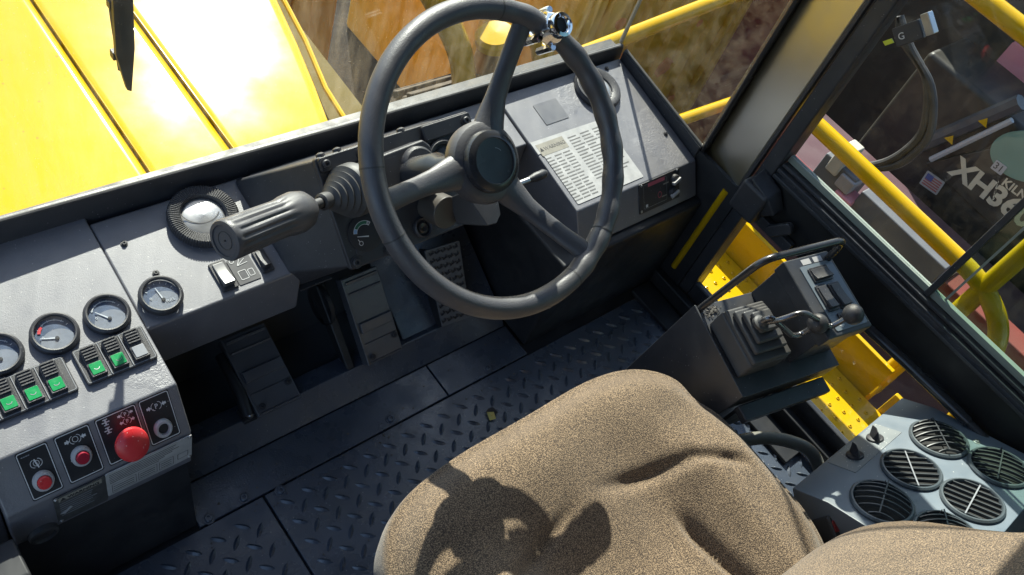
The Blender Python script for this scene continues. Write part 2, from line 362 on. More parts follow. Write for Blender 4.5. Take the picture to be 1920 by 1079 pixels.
# raised rims at the windshield foot
g = G(); b = len(g.v)
for x, z in ((-.06, .436), (.75, .415), (1.452, .409)):
    for y, zz in ((.9, .30), (.911, z), (.914, z+.003), (.922, z+.003), (.922, .30)): g.pt((x, y, zz))
for s in (0, 5):
    for k in range(5): g.f.append([s+k, s+(k+1) % 5, s+5+(k+1) % 5, s+5+k])
g.f.append([0, 1, 2, 3, 4]); g.f.append([10, 11, 12, 13, 14])
add('windshield_rim', g, PAINT, dash, bevel=.0015)
add('side_rim', G().xprism([(.63, .28), (.90, .28), (.90, .409), (.63, .368)], 1.44, 1.453), PAINT, dash, bevel=.002)
add('side_skirt', G().box(1.445, 1.455, .5, .93, 0, .36), DARKM, dash)
add('rim_seal', G().tube([(1.4425, .628, .374), (1.4425, .897, .413)], .004, 8), RUBBER, dash)
add('rim_seal', G().tube([(-.05, .913, .4385), (.75, .913, .4175), (1.44, .913, .4115)], .0035, 8), RUBBER, dash)

def gauge(x, y, kind):
    M = DL(x, y)
    gg = add('gauge', G().lathe([(.0305, -.001), (.0315, .004), (.0305, .0085), (.0275, .011), (.0255, .0105), (.0245, .006)], 40, M, cap=False), PLAST, dash)
    add('dial', G().lathe([(.0249, .004), (.0001, .0042)], 40, M, cap=False), DIALB if kind != 2 else DIALB, gg)
    add('dial_plate', G().prism([(.0215*cos(radians(a)), .018*sin(radians(a))-.0125) for a in range(12, 169, 12)]+[(.0242*cos(radians(a)), .0242*sin(radians(a))) for a in range(203, 338, 15)], .0044, .0048, M), DIALP, gg)
    a0 = {1: 150, 2: 160, 3: 130, 4: 98}[kind]
    N = M @ T(0, -.008, .0056) @ RZ(a0-90)
    add('needle', G().prism([(-.0012, -.002), (.0012, -.002), (.0004, .021), (-.0004, .021)], 0, .0006, N), WHITE, gg)
    add('needle_hub', G().lathe([(.0028, 0), (.0026, .0014), (.0001, .0016)], 14, M @ T(0, -.008, .0052), cap=False), INK, gg)
    if kind in (1, 2, 3):
        add('scale_arc', arc(.0205, .0012, 35, 150, .0051, M), WHITE, gg)
    if kind == 2: add('red_zone', arc(.021, .004, 128, 160, .0053, M), RED, gg)
    for a in range(20, 170, 25):
        r0 = .0215
        add('tick', G().box(-.0004, .0004, r0-.003, r0, .005, .0053, M @ RZ(a-90)), WHITE, gg)
    if kind == 4:
        text('lettering', 'FUEL', .006, WHITE, M @ T(.002, -.0145, .0054), gg); text('lettering', '0', .0065, WHITE, M @ T(-.017, -.003, .0054), gg)
    else:
        text('lettering', '0', .006, WHITE, M @ T(-.017, -.003, .0054), gg)
    add('cover_glass', G().lathe([(.0252, .0092), (.0001, .0096)], 32, M, cap=False), GAUGEG, gg)
gauge(.121, .7535, 1); gauge(.193, .7535, 2); gauge(.264, .7535, 3); gauge(.341, .752, 4)

def bank(x0, x1, y0, y1, xs, blank=()):
    M = DL(0, y0); L = (y1-y0)/CT
    g = G(); n0 = rrect(x0, x1, 0, L, .004); g.prism(n0, -.001, .0055, M)
    add('switch_frame', g, PLAST, dash, bevel=.0015)
    add('switch_frame_line', border(x0+.002, x1-.002, .002, L-.002, .0007, .0058, M), GREYL, dash)
    for i, x in enumerate(xs):
        s = add('rocker_switch', G().prism([(0.006, .002), (L-.006, .002), (L-.006, .013), (L*.52, .0085), (.006, .0105)], -.0105, .0105, M @ T(x, 0) @ Matrix(((0, 0, 1, 0), (1, 0, 0, 0), (0, 1, 0, 0), (0, 0, 0, 1)))), PLAST, dash, bevel=.0012)
        for k in range(5):
            yy = L*.58+k*.0042
            add('rib', G().box(x-.0085, x+.0085, yy, yy+.0018, .008, .0115+k*.0006, M), PLAST, s)
        lm = GREYL if i in blank else GREEN
        add('lens', G().prism(rrect(x-.0082, x+.0082, L*.16, L*.47, .0015), .0095, .0112, M), lm, s, bevel=.0005)
        if i not in blank:
            add('symbol', arc(.0042, .0009, 200, 340, .01145, M @ T(x, L*.34)), WHITE if i == 0 else GREYL, s)
        if i < len(xs)-1:
            d = xs[i+1]-x
            add('divider', G().box(x+abs(d)/2-.0005, x+abs(d)/2+.0005, .003, L-.003, .0054, .0068, M), GREYL, dash)
bank(.030, .188, .6665, .7205, [.048, .0775, .107, .1365, .166])
bank(.1995, .2965, .6665, .7205, [.2185, .248, .2775], blank=(2,))

# slanted icon face of the left console
SM = frameM((0, .577, .274), (1.006, 0, 0), (0, .552*1.16, .834*1.16), (0, -.834, .552))
IPL = mat('black_icon_plate', (.02, .021, .025), .4, speck=.01, speck_s=500)
def icon_panel(x0, x1):
    add('icon_plate', G().prism(rrect(x0-.001, x1+.001, .0045, .0695, .003), .0001, .0005, SM), IPL, dash)
    return add('icon_border', border(x0, x1, .006, .068, .0011, .0006, SM, .003), WHITE, dash)
def icons(p, cx, cy, s, letter=None, arrows=True, inward=True, w=.0007):
    M = SM @ T(cx, cy)
    add('icon', arc(s, w, 100, 260, .0007, M @ T(-s*.35, 0)), WHITE, p); add('icon', arc(s, w, -80, 80, .0007, M @ T(s*.35, 0)), WHITE, p)
    if letter: text('icon_letter', letter, s*1.7, WHITE, M @ T(0, -s*.6, .0006), p, align='CENTER')
    else: add('icon', arc(s*.7, w, 0, 360, .0007, M), WHITE, p)
    if arrows:
        for sg in (-1, 1):
            d = -1 if inward else 1
            b = sg*(s*1.35+s*(1.1 if inward else 0)); e = sg*(s*1.35+s*(0 if inward else 1.1)); t0 = s*.28
            mid = (b+e)/2
            add('icon', G().prism([(b, -t0), (mid, -t0), (mid, -s*.6), (e, 0), (mid, s*.6), (mid, t0), (b, t0)] if b < e else [(b, t0), (mid, t0), (mid, s*.6), (e, 0), (mid, -s*.6), (mid, -t0), (b, -t0)], .0005, .0008, M), WHITE, p)
p1 = icon_panel(.087, .124); icons(p1, .1055, .049, .0055, arrows=False)
for k in range(4): add('fine_print', G().box(.0915+k*.0027, .0936+k*.0027, .0615, .0626, .0005, .0007, SM), GREYL, p1)
add('icon', G().box(-.0009, .0009, -.0065, .0055, .0005, .0008, SM @ T(.1055, .049) @ RZ(12)), WHITE, p1)
p2 = icon_panel(.134, .177); icons(p2, .157, .057, .0055)
p3 = icon_panel(.186, .239); icons(p3, .224, .061, .0042, 'P', w=.0006); icons(p3, .224, .0515, .0042, 'P', inward=False, w=.0006)
for yy in (.061, .050): add('icon', G().box(.193, .203, yy-.0006, yy+.0006, .0005, .0008, SM).box(.197, .199, yy-.004, yy+.004, .0005, .0008, SM).box(.195, .201, yy+.003, yy+.0042, .0005, .0008, SM).box(.195, .201, yy-.0042, yy-.003, .0005, .0008, SM), WHITE, p3)
p4 = icon_panel(.2445, .285); icons(p4, .265, .054, .0055, 'P')
def push(x, s, r, mt):
    M = SM @ T(x, s)
    b = add('push_button', G().lathe([(r*1.55, 0), (r*1.55, .003), (r*1.3, .0065), (r*1.08, .007), (r*1.05, .004)], 32, M, cap=False), LGREY, dash)
    add('cap', G().lathe([(r, .003), (r, .0085), (r*.85, .0105), (r*.4, .0108), (.0001, .0108)], 28, M, cap=False), mt, b)
push(.1055, .025, .0085, RED); push(.157, .034, .0085, REDD)
M = SM @ T(.2165, .030)
kn = add('emergency_knob', G().lathe([(.007, 0), (.007, .014), (.012, .0155), (.0205, .0165), (.0222, .020), (.0215, .0245), (.017, .0285), (.009, .0305), (.0001, .031)], 40, M, cap=False), RED, dash)
add('knob_collar', G().lathe([(.0125, 0), (.012, .006), (.008, .0075)], 24, M, cap=False), PLAST, kn)
M = SM @ T(.2645, .023)
ks = add('socket', G().lathe([(.0125, 0), (.0125, .004), (.0105, .007), (.0078, .0068), (.007, .002), (.0001, .0015)], 32, M, cap=False), LGREY, dash)
add('socket_hole', G().lathe([(.0072, .0025), (.0001, .0026)], 24, M, cap=False), INK, ks)
# plates on the vertical face below
VM = frameM((0, .5757, -.0375), (1.018, 0, 0), (0, 0, 1.025), (0, -1, 0))
VM = VM @ T(0, 0, .0005)
wp = add('warning_plate', G().prism(rrect(.106, .173, .226, .300, .003), 0, .0014, VM), mat('smudged_black_plate', (.06, .06, .058), .4, var=.4, vs=50, dust=.6, dust_col=(.2, .2, .19)), dash)
add('header_strip', G().box(.112, .168, .286, .2975, .0014, .0016, VM), DECALT, wp)
text('lettering', 'WARNING', .0085, INK, VM @ T(.1235, .288, .0018), wp, bold=.0002)
add('symbol', G().prism([(.114, .2875), (.1215, .2875), (.11775, .2955)], .0016, .0019, VM), INK, wp)
add('torn_patch', G().prism([(.110, .252), (.118, .256), (.124, .262), (.127, .258), (.120, .252), (.117, .247)], .0016, .0019, VM), LGREY, wp)
for k in range(7):
    add('print_line', G().box(.112, .112+.054*(.7+.3*random.random()), .2785-k*.0058, .2795-k*.0058, .0014, .0016, VM), GREYL, wp)
dp = add('data_plate', G().prism(rrect(.1735, .2955, .235, .302, .003), 0, .0014, VM), DECAL, dash)
for k in range(6):
    z = .294-k*.0048; add('print_line', G().box(.178, .178+.105*(.5+.5*random.random()), z, z+.0012, .0014, .0016, VM), INK, dp)
for a, b in ((.18, .214), (.217, .244), (.247, .268)):
    add('print_table', border(a, b, .24, .264, .0007, .0016, VM, .0008), INK, dp)
    for k in range(3): add('print_line', G().box(a+.002, b-.003, .244+k*.006, .2452+k*.006, .0014, .0016, VM), INK, dp)
add('print_table', border(.274, .290, .246, .262, .0009, .0016, VM, .0008), INK, dp)
for x, z in ((.109, .297), (.110, .230), (.292, .299), (.292, .239)): bolt(dash, VM @ T(x, z, .001), .0022, .002, STEEL, 'rivet')
add('rubber_bumper', G().lathe([(.02, 0), (.019, .008), (.015, .01), (.013, .006), (.0001, .006)], 28, VM @ T(.085, .222, -.001), cap=False), RUBBER, dash)
for y, z in ((.62, .27), (.61, .23), (.66, .3)): bolt(dash, frameM((.3023, y, z), (0, 1, 0), (0, 0, 1), (1, 0, 0)), .003, .003, STEEL)

# left air vent with ribbed ring
def ribbed_ring(M, R, r, n=84):
    g = G(); rings = []
    prof = [(R*.985, 0), (R, .006), (R*.975, .0125), (R*.93, .0145), (r*1.06, .0135), (r, .011), (r*.985, .004)]
    N = n*4
    for i, (q, h) in enumerate(prof):
        rr = []
        for k in range(N):
            d = .0012 if (k % 4) < 2 else 0
            a = 2*pi*k/N; dr = d*.6 if i in (0, 1, 2) else 0; dh = d if i in (2, 3, 4) else 0
            rr.append(g.pt(((q+dr)*cos(a), (q+dr)*sin(a), h+dh), M))
        rings.append(rr)
    for a, b in zip(rings, rings[1:]):
        for k in range(N): g.f.append([a[k], a[(k+1) % N], b[(k+1) % N], b[k]])
    return g
M = DL(.456, .850, -.003)
v = add('round_vent', ribbed_ring(M, .0535, .0335), PLAST, dash, angle=25)
add('flap', G().lathe([(.033, .006), (.028, .0085), (.0001, .0105)], 36, M, cap=False), SILV, v)
add('flap_groove', arc(.032, .0016, 200, 340, .0098, M @ T(0, .018, 0) @ RZ(-20)), INK, v)
add('flap_groove', arc(.011, .0012, 20, 160, .0108, M @ T(.003, .008) @ RZ(-20)), INK, v)
M = DL(1.322, .846)
v = add('round_vent', G().lathe([(.0525, -.001), (.0535, .006), (.050, .012), (.046, .013), (.0335, .009), (.031, .004)], 48, M, cap=False), PLAST, dash)
add('flap', G().lathe([(.0315, .006), (.024, .009), (.0001, .0105)], 36, M, cap=False), SILV, v)
for x, y in ((.333, .851), (.352, .79), (.545, .868), (.95, .86), (1.01, .84), (1.385, .885), (1.41, .70), (.905, .84)):
    bolt(dash, DL(x, y, -.003 if .3 < x < 1.08 else 0), .0035, .0035)
# rockers and symbol plate on the middle panel
def rocker(x0, x1, y0, y1, lit):
    M = DL(0, y0, -.003); L = (y1-y0)/CT
    b = add('rocker_switch', G().prism(rrect(x0, x1, 0, L, .002), 0, .004, M), PLAST, dash, bevel=.001)
    Z = Matrix(((0, 0, 1, 0), (1, 0, 0, 0), (0, 1, 0, 0), (0, 0, 0, 1)))
    add('paddle', G().prism([(.006, .003), (L-.004, .003), (L-.004, .006), (L*.5, .008), (.006, .0145)], x0+.004, x1-.004, M @ Z), lit, b, bevel=.0015)
rocker(.4245, .4505, .724, .774, mat('sun_glint_rocker', (.12, .12, .125), .28)); rocker(.4935, .5135, .7295, .7695, PLAST)  # first paddle's lighter grey stands for sun glint on it
sp = add('symbol_plate', G().prism(rrect(.4525, .4885, 0, .046, .002), 0, .0012, DL(0, .725, -.003)), mat('grey_symbol_plate', (.085, .085, .09), .45), dash)
M = DL(.470, .757, -.0014)
add('symbol', arc(.0035, .0008, 0, 360, .0003, M @ T(-.011, .009)), WHITE, sp)
for a in (20, 45, 70): add('symbol', G().box(0, .017, -.0004, .0004, 0, .0003, M @ T(-.006, -.001) @ RZ(a-15)), WHITE, sp)
add('symbol', border(-.011, .002, -.026, -.010, .0008, .0003, M, .002), WHITE, sp); add('symbol', border(.004, .013, -.024, -.012, .0008, .0003, M, .002), WHITE, sp)
# right console plate: faded instruction decal
dm = DL(0, .632)
dc = add('instruction_decal', G().prism(rrect(1.098, 1.283, .001, .125, .003), .0003, .0012, dm).prism([(1.088, .125), (1.283, .1245), (1.288, .150), (1.088, .154)], .0003, .0012, dm), DECAL, dash)
add('decal_header', G().box(1.095, 1.165, .118, .145, .0012, .0015, dm), DECALT, dc)
text('lettering', 'WARNING', .0115, bpy.data.materials.get('faded_print') or mat('faded_print', (.15, .145, .14), .6), dm @ T(1.108, .128, .0016), dc)
add('symbol', G().prism([(1.097, .128), (1.106, .128), (1.1015, .137)], .0015, .0018, dm), INK, dc)
for c0, c1 in ((1.098, 1.165), (1.175, 1.278)):
    for k in range(15):
        y = .109-k*.0072
        if c0 > 1.17: y += .026
        if y < .008: continue
        for q in range(3):
            a = c0+(c1-c0)*q/3; wd = (c1-c0)/3*(.55+.4*random.random())
            add('print_line', G().box(a, a+wd, y, y+.0026, .0012, .0015, dm), mat('grey_print', (.14, .14, .14), .6) if not (k+q) else bpy.data.materials['grey_print'], dc)
add('faded_decal', G().prism(rrect(1.15, 1.212, .178, .228, .002), .0003, .001, dm), mat('faded_grey_decal', (.12, .122, .135), .4, spec=1.0, dust=.3), dash)
# right slanted face: small switch panel with two knobs
q = add('switch_panel', G().prism(rrect(1.25, 1.372, .0155, .070, .002), .0, .0025, SM), PLAST, dash, bevel=.0008)
add('panel_line', border(1.262, 1.332, .022, .066, .0006, .0028, SM), GREYL, q)
add('red_label', G().box(1.276, 1.326, .060, .0665, .0025, .003, SM), mat('faded_red_print', (.45, .1, .14), .6, var=.4, vs=150), q)
add('symbol', arc(.006, .0015, 0, 360, .003, SM @ T(1.310, .037)), bpy.data.materials['faded_red_print'], q)
add('symbol', G().box(1.268, 1.274, .024, .029, .0025, .003, SM), WHITE, q)
for x, s in ((1.354, .053), (1.348, .031)):
    kb = add('knob', G().lathe([(.011, .0), (.0105, .010), (.009, .012), (.0001, .0122)], 24, SM @ T(x, s), cap=False), PLAST, q)
    add('pointer', G().box(-.013, .009, -.0028, .0028, .009, .0165, SM @ T(x, s) @ RZ(15)), LGREY, q, bevel=.001)
    add('mark', G().box(x-.032, x-.016, s-.001, s+.001, .0025, .003, SM), DECALT, q)
for x, s in ((1.255, .020), (1.365, .068), (1.257, .067), (1.35, .02)): bolt(dash, SM @ T(x, s, .002), .0018, .0018, STEEL)

add('bracket_lip', G().box(.556, .615, .712, .730, .296, .2995), PAINT, dash, bevel=.001)

# ------------------------------------------------------------------ steering column
col = thing('steering_column', 'black steering column housing with bolted switch panel behind the wheel', 'steering column')
PM = frameM((0, .635, .431), (1, 0, 0), (0, .7675, .641), (0, -.641, .7675))   # panel plane local u, v, h
def pw(u, v_, h=0): return tuple(PM @ Vector((u, v_, h)))
add('housing', G().hull([pw(.579, .004, -.002), pw(.860, .004, -.002), pw(.579, .170, -.002), pw(.860, .166, -.002), (.5305, .716, zd(.716)-.002), (.5305, .897, zd(.897)-.003), (.905, .79, zd(.79)-.003), (.905, .897, zd(.897)-.003), (.556, .722, .30), (.88, .722, .30)]), PLAST, col, bevel=.004)
add('panel', G().prism(rrect(.577, .862, 0, .172, .005), -.002, .009, PM), PLAST, col, bevel=.002)
add('top_strip', G().prism(rrect(.580, .664, .149, .171, .004), .009, .017, PM), PLAST, col, bevel=.002)
add('top_strip', G().prism(rrect(.765, .860, .145, .170, .004), .009, .016, PM), PLAST, col, bevel=.002)
for u, v_, h in ((.588, .0085, .009), (.647, .0075, .009), (.5885, .160, .017), (.65, .160, .017), (.848, .158, .016), (.80, .008, .009)):
    bolt(col, PM @ T(u, v_, h), .0062, .0045)
for u in (.592, .62, .668, .69, .735): add('cable_clip', G().lathe([(.007, 0), (.0065, .004), (.003, .006), (.0001, .0062)], 14, frameM(pw(u, .172, .002), (1, 0, 0), (0, -.641, .7675), (0, .7675, .641)), cap=False), PLAST, col)
add('lever_module', G().prism([(.596, .081), (.742, .084), (.752, .097), (.752, .140), (.742, .152), (.600, .146)], .009, .046, PM), PLAST, col, bevel=.004)
mp = add('module_plate', G().prism(rrect(.604, .690, .087, .141, .003), .046, .0475, PM), PLAST, col)
add('symbol', border(.638, .645, .10, .13, .0005, .048, PM, .001), GREYL, mp); add('symbol', G().box(.612, .613, .118, .128, .0475, .048, PM).box(.6125, .624, .1225, .1235, .0475, .048, PM).box(.626, .635, .128, .129, .0475, .048, PM).box(.630, .631, .122, .134, .0475, .048, PM), WHITE, mp)
add('module_cover', G().lathe([(.0285, .046), (.0275, .054), (.024, .057), (.0001, .0575)], 36, PM @ T(.719, .118), cap=False), PLAST, col)
M = PM @ T(.616, .045, .009)
d = add('dial_gauge', G().lathe([(.0275, 0), (.0275, .002), (.025, .0028), (.0001, .003)], 40, M, cap=False), INK, col)
add('scale_arc', arc(.0195, .0062, 44, 166, .0033, M), WHITE, d); add('blue_zone', arc(.0187, .0046, 143, 165, .0036, M), mat('pale_blue_print', (.25, .4, .62), .5), d); add('green_zone', arc(.0187, .0046, 62, 140, .0036, M), mat('dark_green_print', (.02, .13, .07), .5), d)
add('scale_mark', arc(.0183, .0038, 47, 58, .0036, M), GREYL, d)
add('needle', G().prism([(-.001, -.003), (.001, -.003), (.0005, .016), (-.0005, .016)], .0035, .004, M @ T(.001, -.005) @ RZ(75)), WHITE, d)
add('symbol', arc(.0036, .0009, 0, 360, .0034, M @ T(-.0115, -.012)), WHITE, d); add('symbol', G().box(-.0005, .0005, .003, .0075, .0031, .0035, M @ T(-.0115, -.012) @ RZ(25)), WHITE, d)
add('blank_plug', G().lathe([(.007, 0), (.006, .0015), (.0001, .002)], 18, PM @ T(.60, .022, .009), cap=False), PLAST, col)
add('red_label', G().box(.6575, .668, .064, .071, .009, .0095, PM), mat('pale_red_label', (.6, .25, .2), .6), col)
for u, v_, r in ((.79, .112, .031), (.715, .0215, .0165)):
    M = PM @ T(u, v_, .009)
    sk = add('round_socket', G().lathe([(r, 0), (r, .005), (r*.88, .0075), (r*.74, .006), (r*.68, .001), (.0001, .001)], 36, M, cap=False), PLAST, col)
    add('inner_ring', G().lathe([(r*.55, .001), (r*.55, .004), (r*.4, .005), (.0001, .003)], 28, M, cap=False), GLOSSP, sk)
# column tube under the hub
WN = Vector((0, -.6482, .7614)); WV = Vector((0, .7614, .6482)); WC = Vector((.7083, .5389, .7085))
WM = frameM(WC, (1, 0, 0), WV, WN)
add('column_tube', G().lathe([(.026, -.27), (.026, -.16), (.019, -.15), (.019, -.052)], 36, WM, cap=False), GLOSSP, col)
SHM = mat('brown_grey_shroud', (.07, .062, .055), .45)
add('shroud', G().tube([PM @ Vector((.742, .050, .008)), PM @ Vector((.742, .034, .05))], .026, 28), SHM, col, bevel=.002)
add('shroud_cup', G().hull([tuple(PM @ Vector(p)) for p in ((.752, .055, .05), (.752, .012, .05), (.760, .060, .085), (.764, .004, .085), (.772, .0, .10), (.790, -.002, .10), (.806, .008, .095), (.812, .045, .095), (.80, .055, .09), (.765, .012, .04), (.80, .03, .05))]), PLAST, col, bevel=.006, seg=4)

st = thing('turn_signal_stalk', 'thin grey metal stalk reaching right from the steering column over the dash edge', 'stalk')
add('rod', G().tube([(.83, .69, .425), (.947, .682, .410), (.995, .68, .414)], .0052, 12), STEEL, st)
add('grip', G().tube([(.985, .6805, .4133), (1.0, .68, .4145), (1.02, .68, .415), (1.026, .68, .4153)], .008, 14, radii=[.0055, .0085, .0085, .005]), PLAST, st)

# ------------------------------------------------------------------ gear lever on the left of the column
gl = thing('gear_lever', 'fat ribbed black gear lever pointing left out of a rubber boot', 'lever')
A = Vector((.603, .700, .530)); Bp = Vector((.378, .650, .586)); ax = (Bp-A).normalized()
q = ax.to_track_quat('Z', 'Y').to_matrix().to_4x4(); LM = Matrix.Translation(A) @ q; LL = (Bp-A).length
pr = [(.040, -.012), (.040, 0)]
for k in range(5):
    r = .038-k*.0052; h = .004+k*.0085
    pr += [(r, h), (r+.001, h+.003), (r-.004, h+.0055), (r-.006, h+.007)]
pr += [(.0125, .050), (.0125, .060), (.009, .062)]
add('rubber_boot', G().lathe(pr, 40, LM, cap=False), RUBBER, gl, angle=60)
add('shaft', G().tube([LM @ Vector((0, 0, .04)), LM @ Vector((0, 0, .10))], .0075, 16), RUBBER, gl)
g = G(); N = 96; rings = []
for r, h, rib in ((.009, .078, 0), (.017, .084, 0), (.026, .096, 0), (.0295, .112, 0), (.0285, .128, 0), (.0268, .136, .4), (.0262, .145, 1), (.0268, .20, 1), (.0272, LL-.012, 1), (.0272, LL-.008, 0), (.0275, LL-.003, 0), (.026, LL, 0), (.021, LL+.001, 0), (.0205, LL-.001, 0), (.0001, LL-.001, 0)):
    rings.append([g.pt(((r-rib*.0022*max(0, cos(16*2*pi*k/N))**.6 if cos(16*2*pi*k/N) > 0 else r)*cos(2*pi*k/N), (r-rib*.0022*max(0, cos(16*2*pi*k/N)) if True else r)*sin(2*pi*k/N), h), LM) for k in range(N)])
for a, b in zip(rings, rings[1:]):
    for k in range(N): g.f.append([a[k], a[(k+1) % N], b[(k+1) % N], b[k]])
add('handle', g, mat('worn_grey_handle', (.07, .07, .078), .42, bump=.2, bs=900, dust=.35, dust_col=(.16, .15, .14)), gl)
add('end_cap_mark', G().ring(.012, .0006, 32, 6, LM @ T(0, 0, LL-.0008)).lathe([(.0016, LL-.001), (.001, LL+.0006), (.0001, LL+.0006)], 10, LM, cap=False), RUBBER, gl)

# ------------------------------------------------------------------ steering wheel
sw = thing('steering_wheel', 'three-spoke black steering wheel with grained rubber rim and round hub', 'steering wheel')
def rr(a):
    d = math.degrees(a) % 360
    w_ = .0152
    if d > 290 or d < 70: w_ += .0009*sin(a*26)
    return w_
add('rim', G().ring(.1950, .0152, 160, 20, WM, rr=rr), WHEELM, sw)
for a in (60, 180, 300):
    M = WM @ RZ(a)
    pts = [(.03, 0, -.047), (.06, 0, -.046), (.09, 0, -.04), (.12, 0, -.03), (.15, 0, -.018), (.175, 0, -.006), (.192, 0, 0)]
    add('spoke', G().tube([M @ Vector(p) for p in pts], .02, 20, radii=[.027, .022, .016, .0142, .0140, .0146, .0140], flat=.58, up=WN), WHEELM, sw)
    g = G().ring(.1950, .0155, 20, 20, WM, a0=radians(a-13), a1=radians(a-12.4)); add('rim_seam', g, RUBBER, sw)
    add('rim_seam', G().ring(.1950, .0155, 20, 20, WM, a0=radians(a+12.4), a1=radians(a+13)), RUBBER, sw)
hb = add('hub', G().lathe([(.030, -.075), (.047, -.068), (.055, -.058), (.0565, -.046), (.053, -.037), (.046, -.033), (.042, -.0325)], 48, WM, cap=False), WHEELM, sw)
hc = add('hub_cap', G().lathe([(.0425, -.038), (.0425, -.028), (.0405, -.0225), (.034, -.019), (.031, -.0185), (.0305, -.020), (.028, -.0205), (.0001, -.0195)], 48, WM, cap=False), GLOSSP, sw)
add('scratch', arc(.014, .0007, 30, 75, -.0196, WM @ T(.002, .003)), GREYL, hc)

sk = thing('spinner_knob_clamp', 'chrome spinner knob clamp bolted on the upper right of the wheel rim', 'clamp')
KM = WM @ RZ(48) @ T(.1942, 0, 0)
add('clamp_band', G().ring(.0185, .0035, 32, 8, KM @ T(0, -.012, 0) @ RX(90)).ring(.0185, .0035, 32, 8, KM @ T(0, .012, 0) @ RX(90)), CHROME, sk)
add('clamp_body', G().hull([tuple(KM @ Vector(p)) for p in ((-.015, -.017, .013), (.015, -.017, .013), (-.015, .017, .013), (.015, .017, .013), (-.012, -.012, .027), (.012, -.012, .027), (-.012, .012, .027), (.012, .012, .027), (-.022, -.010, .0), (.022, -.01, 0), (-.022, .010, .0), (.022, .01, 0))]), CHROME, sk, bevel=.003)
bs = add('knob_boss', G().lathe([(.017, .022), (.0175, .030), (.016, .034), (.0115, .035), (.0095, .033), (.0085, .029), (.0001, .028)], 32, KM, cap=False), CHROME, sk)
add('boss_socket', G().lathe([(.0088, .0296), (.0001, .0298)], 20, KM, cap=False), INK, bs)
for dx, dy in ((-.019, -.012), (-.019, .012), (.019, -.012), (.019, .012)):
    add('clamp_bolt', G().lathe([(.0055, -.02), (.0055, .010), (.0045, .013), (.0001, .013)], 6 if dx < 0 else 14, KM @ T(dx*1.15, dy, -.003), cap=False), CHROME, sk)

# ------------------------------------------------------------------ pedals
PEDM = mat('worn_pedal_rubber', (.075, .08, .095), .38, spec=1.0, var=.25, bump=.1, bs=300, dust=.3, dust_col=(.13, .125, .11))
def pedal(M, W, L, label, name='brake_pedal'):
    p = thing(name, label, 'pedal', M)
    add('plate', G().box(-W/2, W/2, 0, L, -.004, .004), PEDM, p, bevel=.002)
    add('side_flange', G().box(-W/2-.002, -W/2+.002, 0, L, -.018, .006), PEDM, p, bevel=.001)
    for y0, y1, h in ((.003, .006, .0065), (.040, .043, .0065), (.062, .084, .0115), (L-.034, L-.028, .0075), (L-.014, L-.006, .0075)):
        add('tread_rib', G().prism([(y0, .003), (y1, .003), (y1-.002, h), (y0+.001, h*.9)], -W/2+.005, W/2-.004, Matrix(((0, 0, 1, 0), (1, 0, 0, 0), (0, 1, 0, 0), (0, 0, 0, 1)))), PEDM, p, bevel=.001)
    bolt(p, T(-W*.36, .014, .008), .004, .003); bolt(p, T(W*.38, .035, .006), .004, .003)
    return p
def pm(x, y0, z0, y1, z1, rz=0): return T(x, y0, z0) @ RZ(rz) @ RX(math.degrees(atan2(z1-z0, y1-y0)))
pedal(pm(.508, .652, .052, .795, .102), .084, .152, 'ribbed black foot pedal nearest the left side console')
pedal(pm(.731, .650, .055, .782, .172), .078, .172, 'ribbed black foot pedal below the steering column beside the pivot bracket')
br = thing('pedal_bracket', 'dark cast pivot bracket with round bolts left of the second pedal', 'bracket')
add('arm', G().hull([(.655, .66, .046), (.672, .66, .046), (.655, .70, .046), (.672, .70, .05), (.655, .80, .15), (.675, .80, .15), (.655, .82, .12), (.675, .82, .12)]), DARKM, br, bevel=.004)
add('plate', G().lathe([(.042, 0), (.042, .008), (.036, .012), (.0001, .012)], 32, frameM((.652, .775, .12), (0, .8, .6), (0, -.6, .8), (1, 0, 0)), cap=False), DARKM, br)
for dx, dz in ((.02, .02), (-.015, -.01)): bolt(br, frameM((.662, .775+dx, .12+dz), (0, 1, 0), (0, 0, 1), (1, 0, 0)) , .006, .006, DARKM)
br = thing('pedal_bracket', 'dark pedal hinge with small bolts left of the first pedal', 'bracket')
add('arm', G().tube([(.452, .665, .05), (.455, .70, .07), (.46, .78, .08)], .011, 12), DARKM, br)
add('foot', G().box(.44, .47, .655, .685, .040, .052), DARKM, br, bevel=.003); bolt(br, T(.455, .664, .052), .005, .004, STEEL)
tp = thing('throttle_pedal', 'perforated grip-tread steel throttle pedal seen through the steering wheel', 'pedal', pm(.907, .655, .052, .765, .165, -6))
add('plate', G().prism([(-.034, 0), (.034, 0), (.04, .16), (-.04, .16)], -.003, .003), mat('grey_pedal_steel', (.12, .125, .135), .4), tp, bevel=.001)
for i in range(5):
    for j in range(10):
        x = -.028+i*.014; y = .010+j*.0155
        add('grip_stud', G().prism([(-.0048, -.0012), (.0048, -.0012), (.0048, .0055), (.0032, .0055), (.0032, .0008), (-.0032, .0008), (-.0032, .0055), (-.0048, .0055)], .003, .0058, T(x, y) @ RZ(20)), PLAST, tp)
add('skirt', G().box(-.036, -.033, 0, .16, -.03, .0), DARKM, tp)

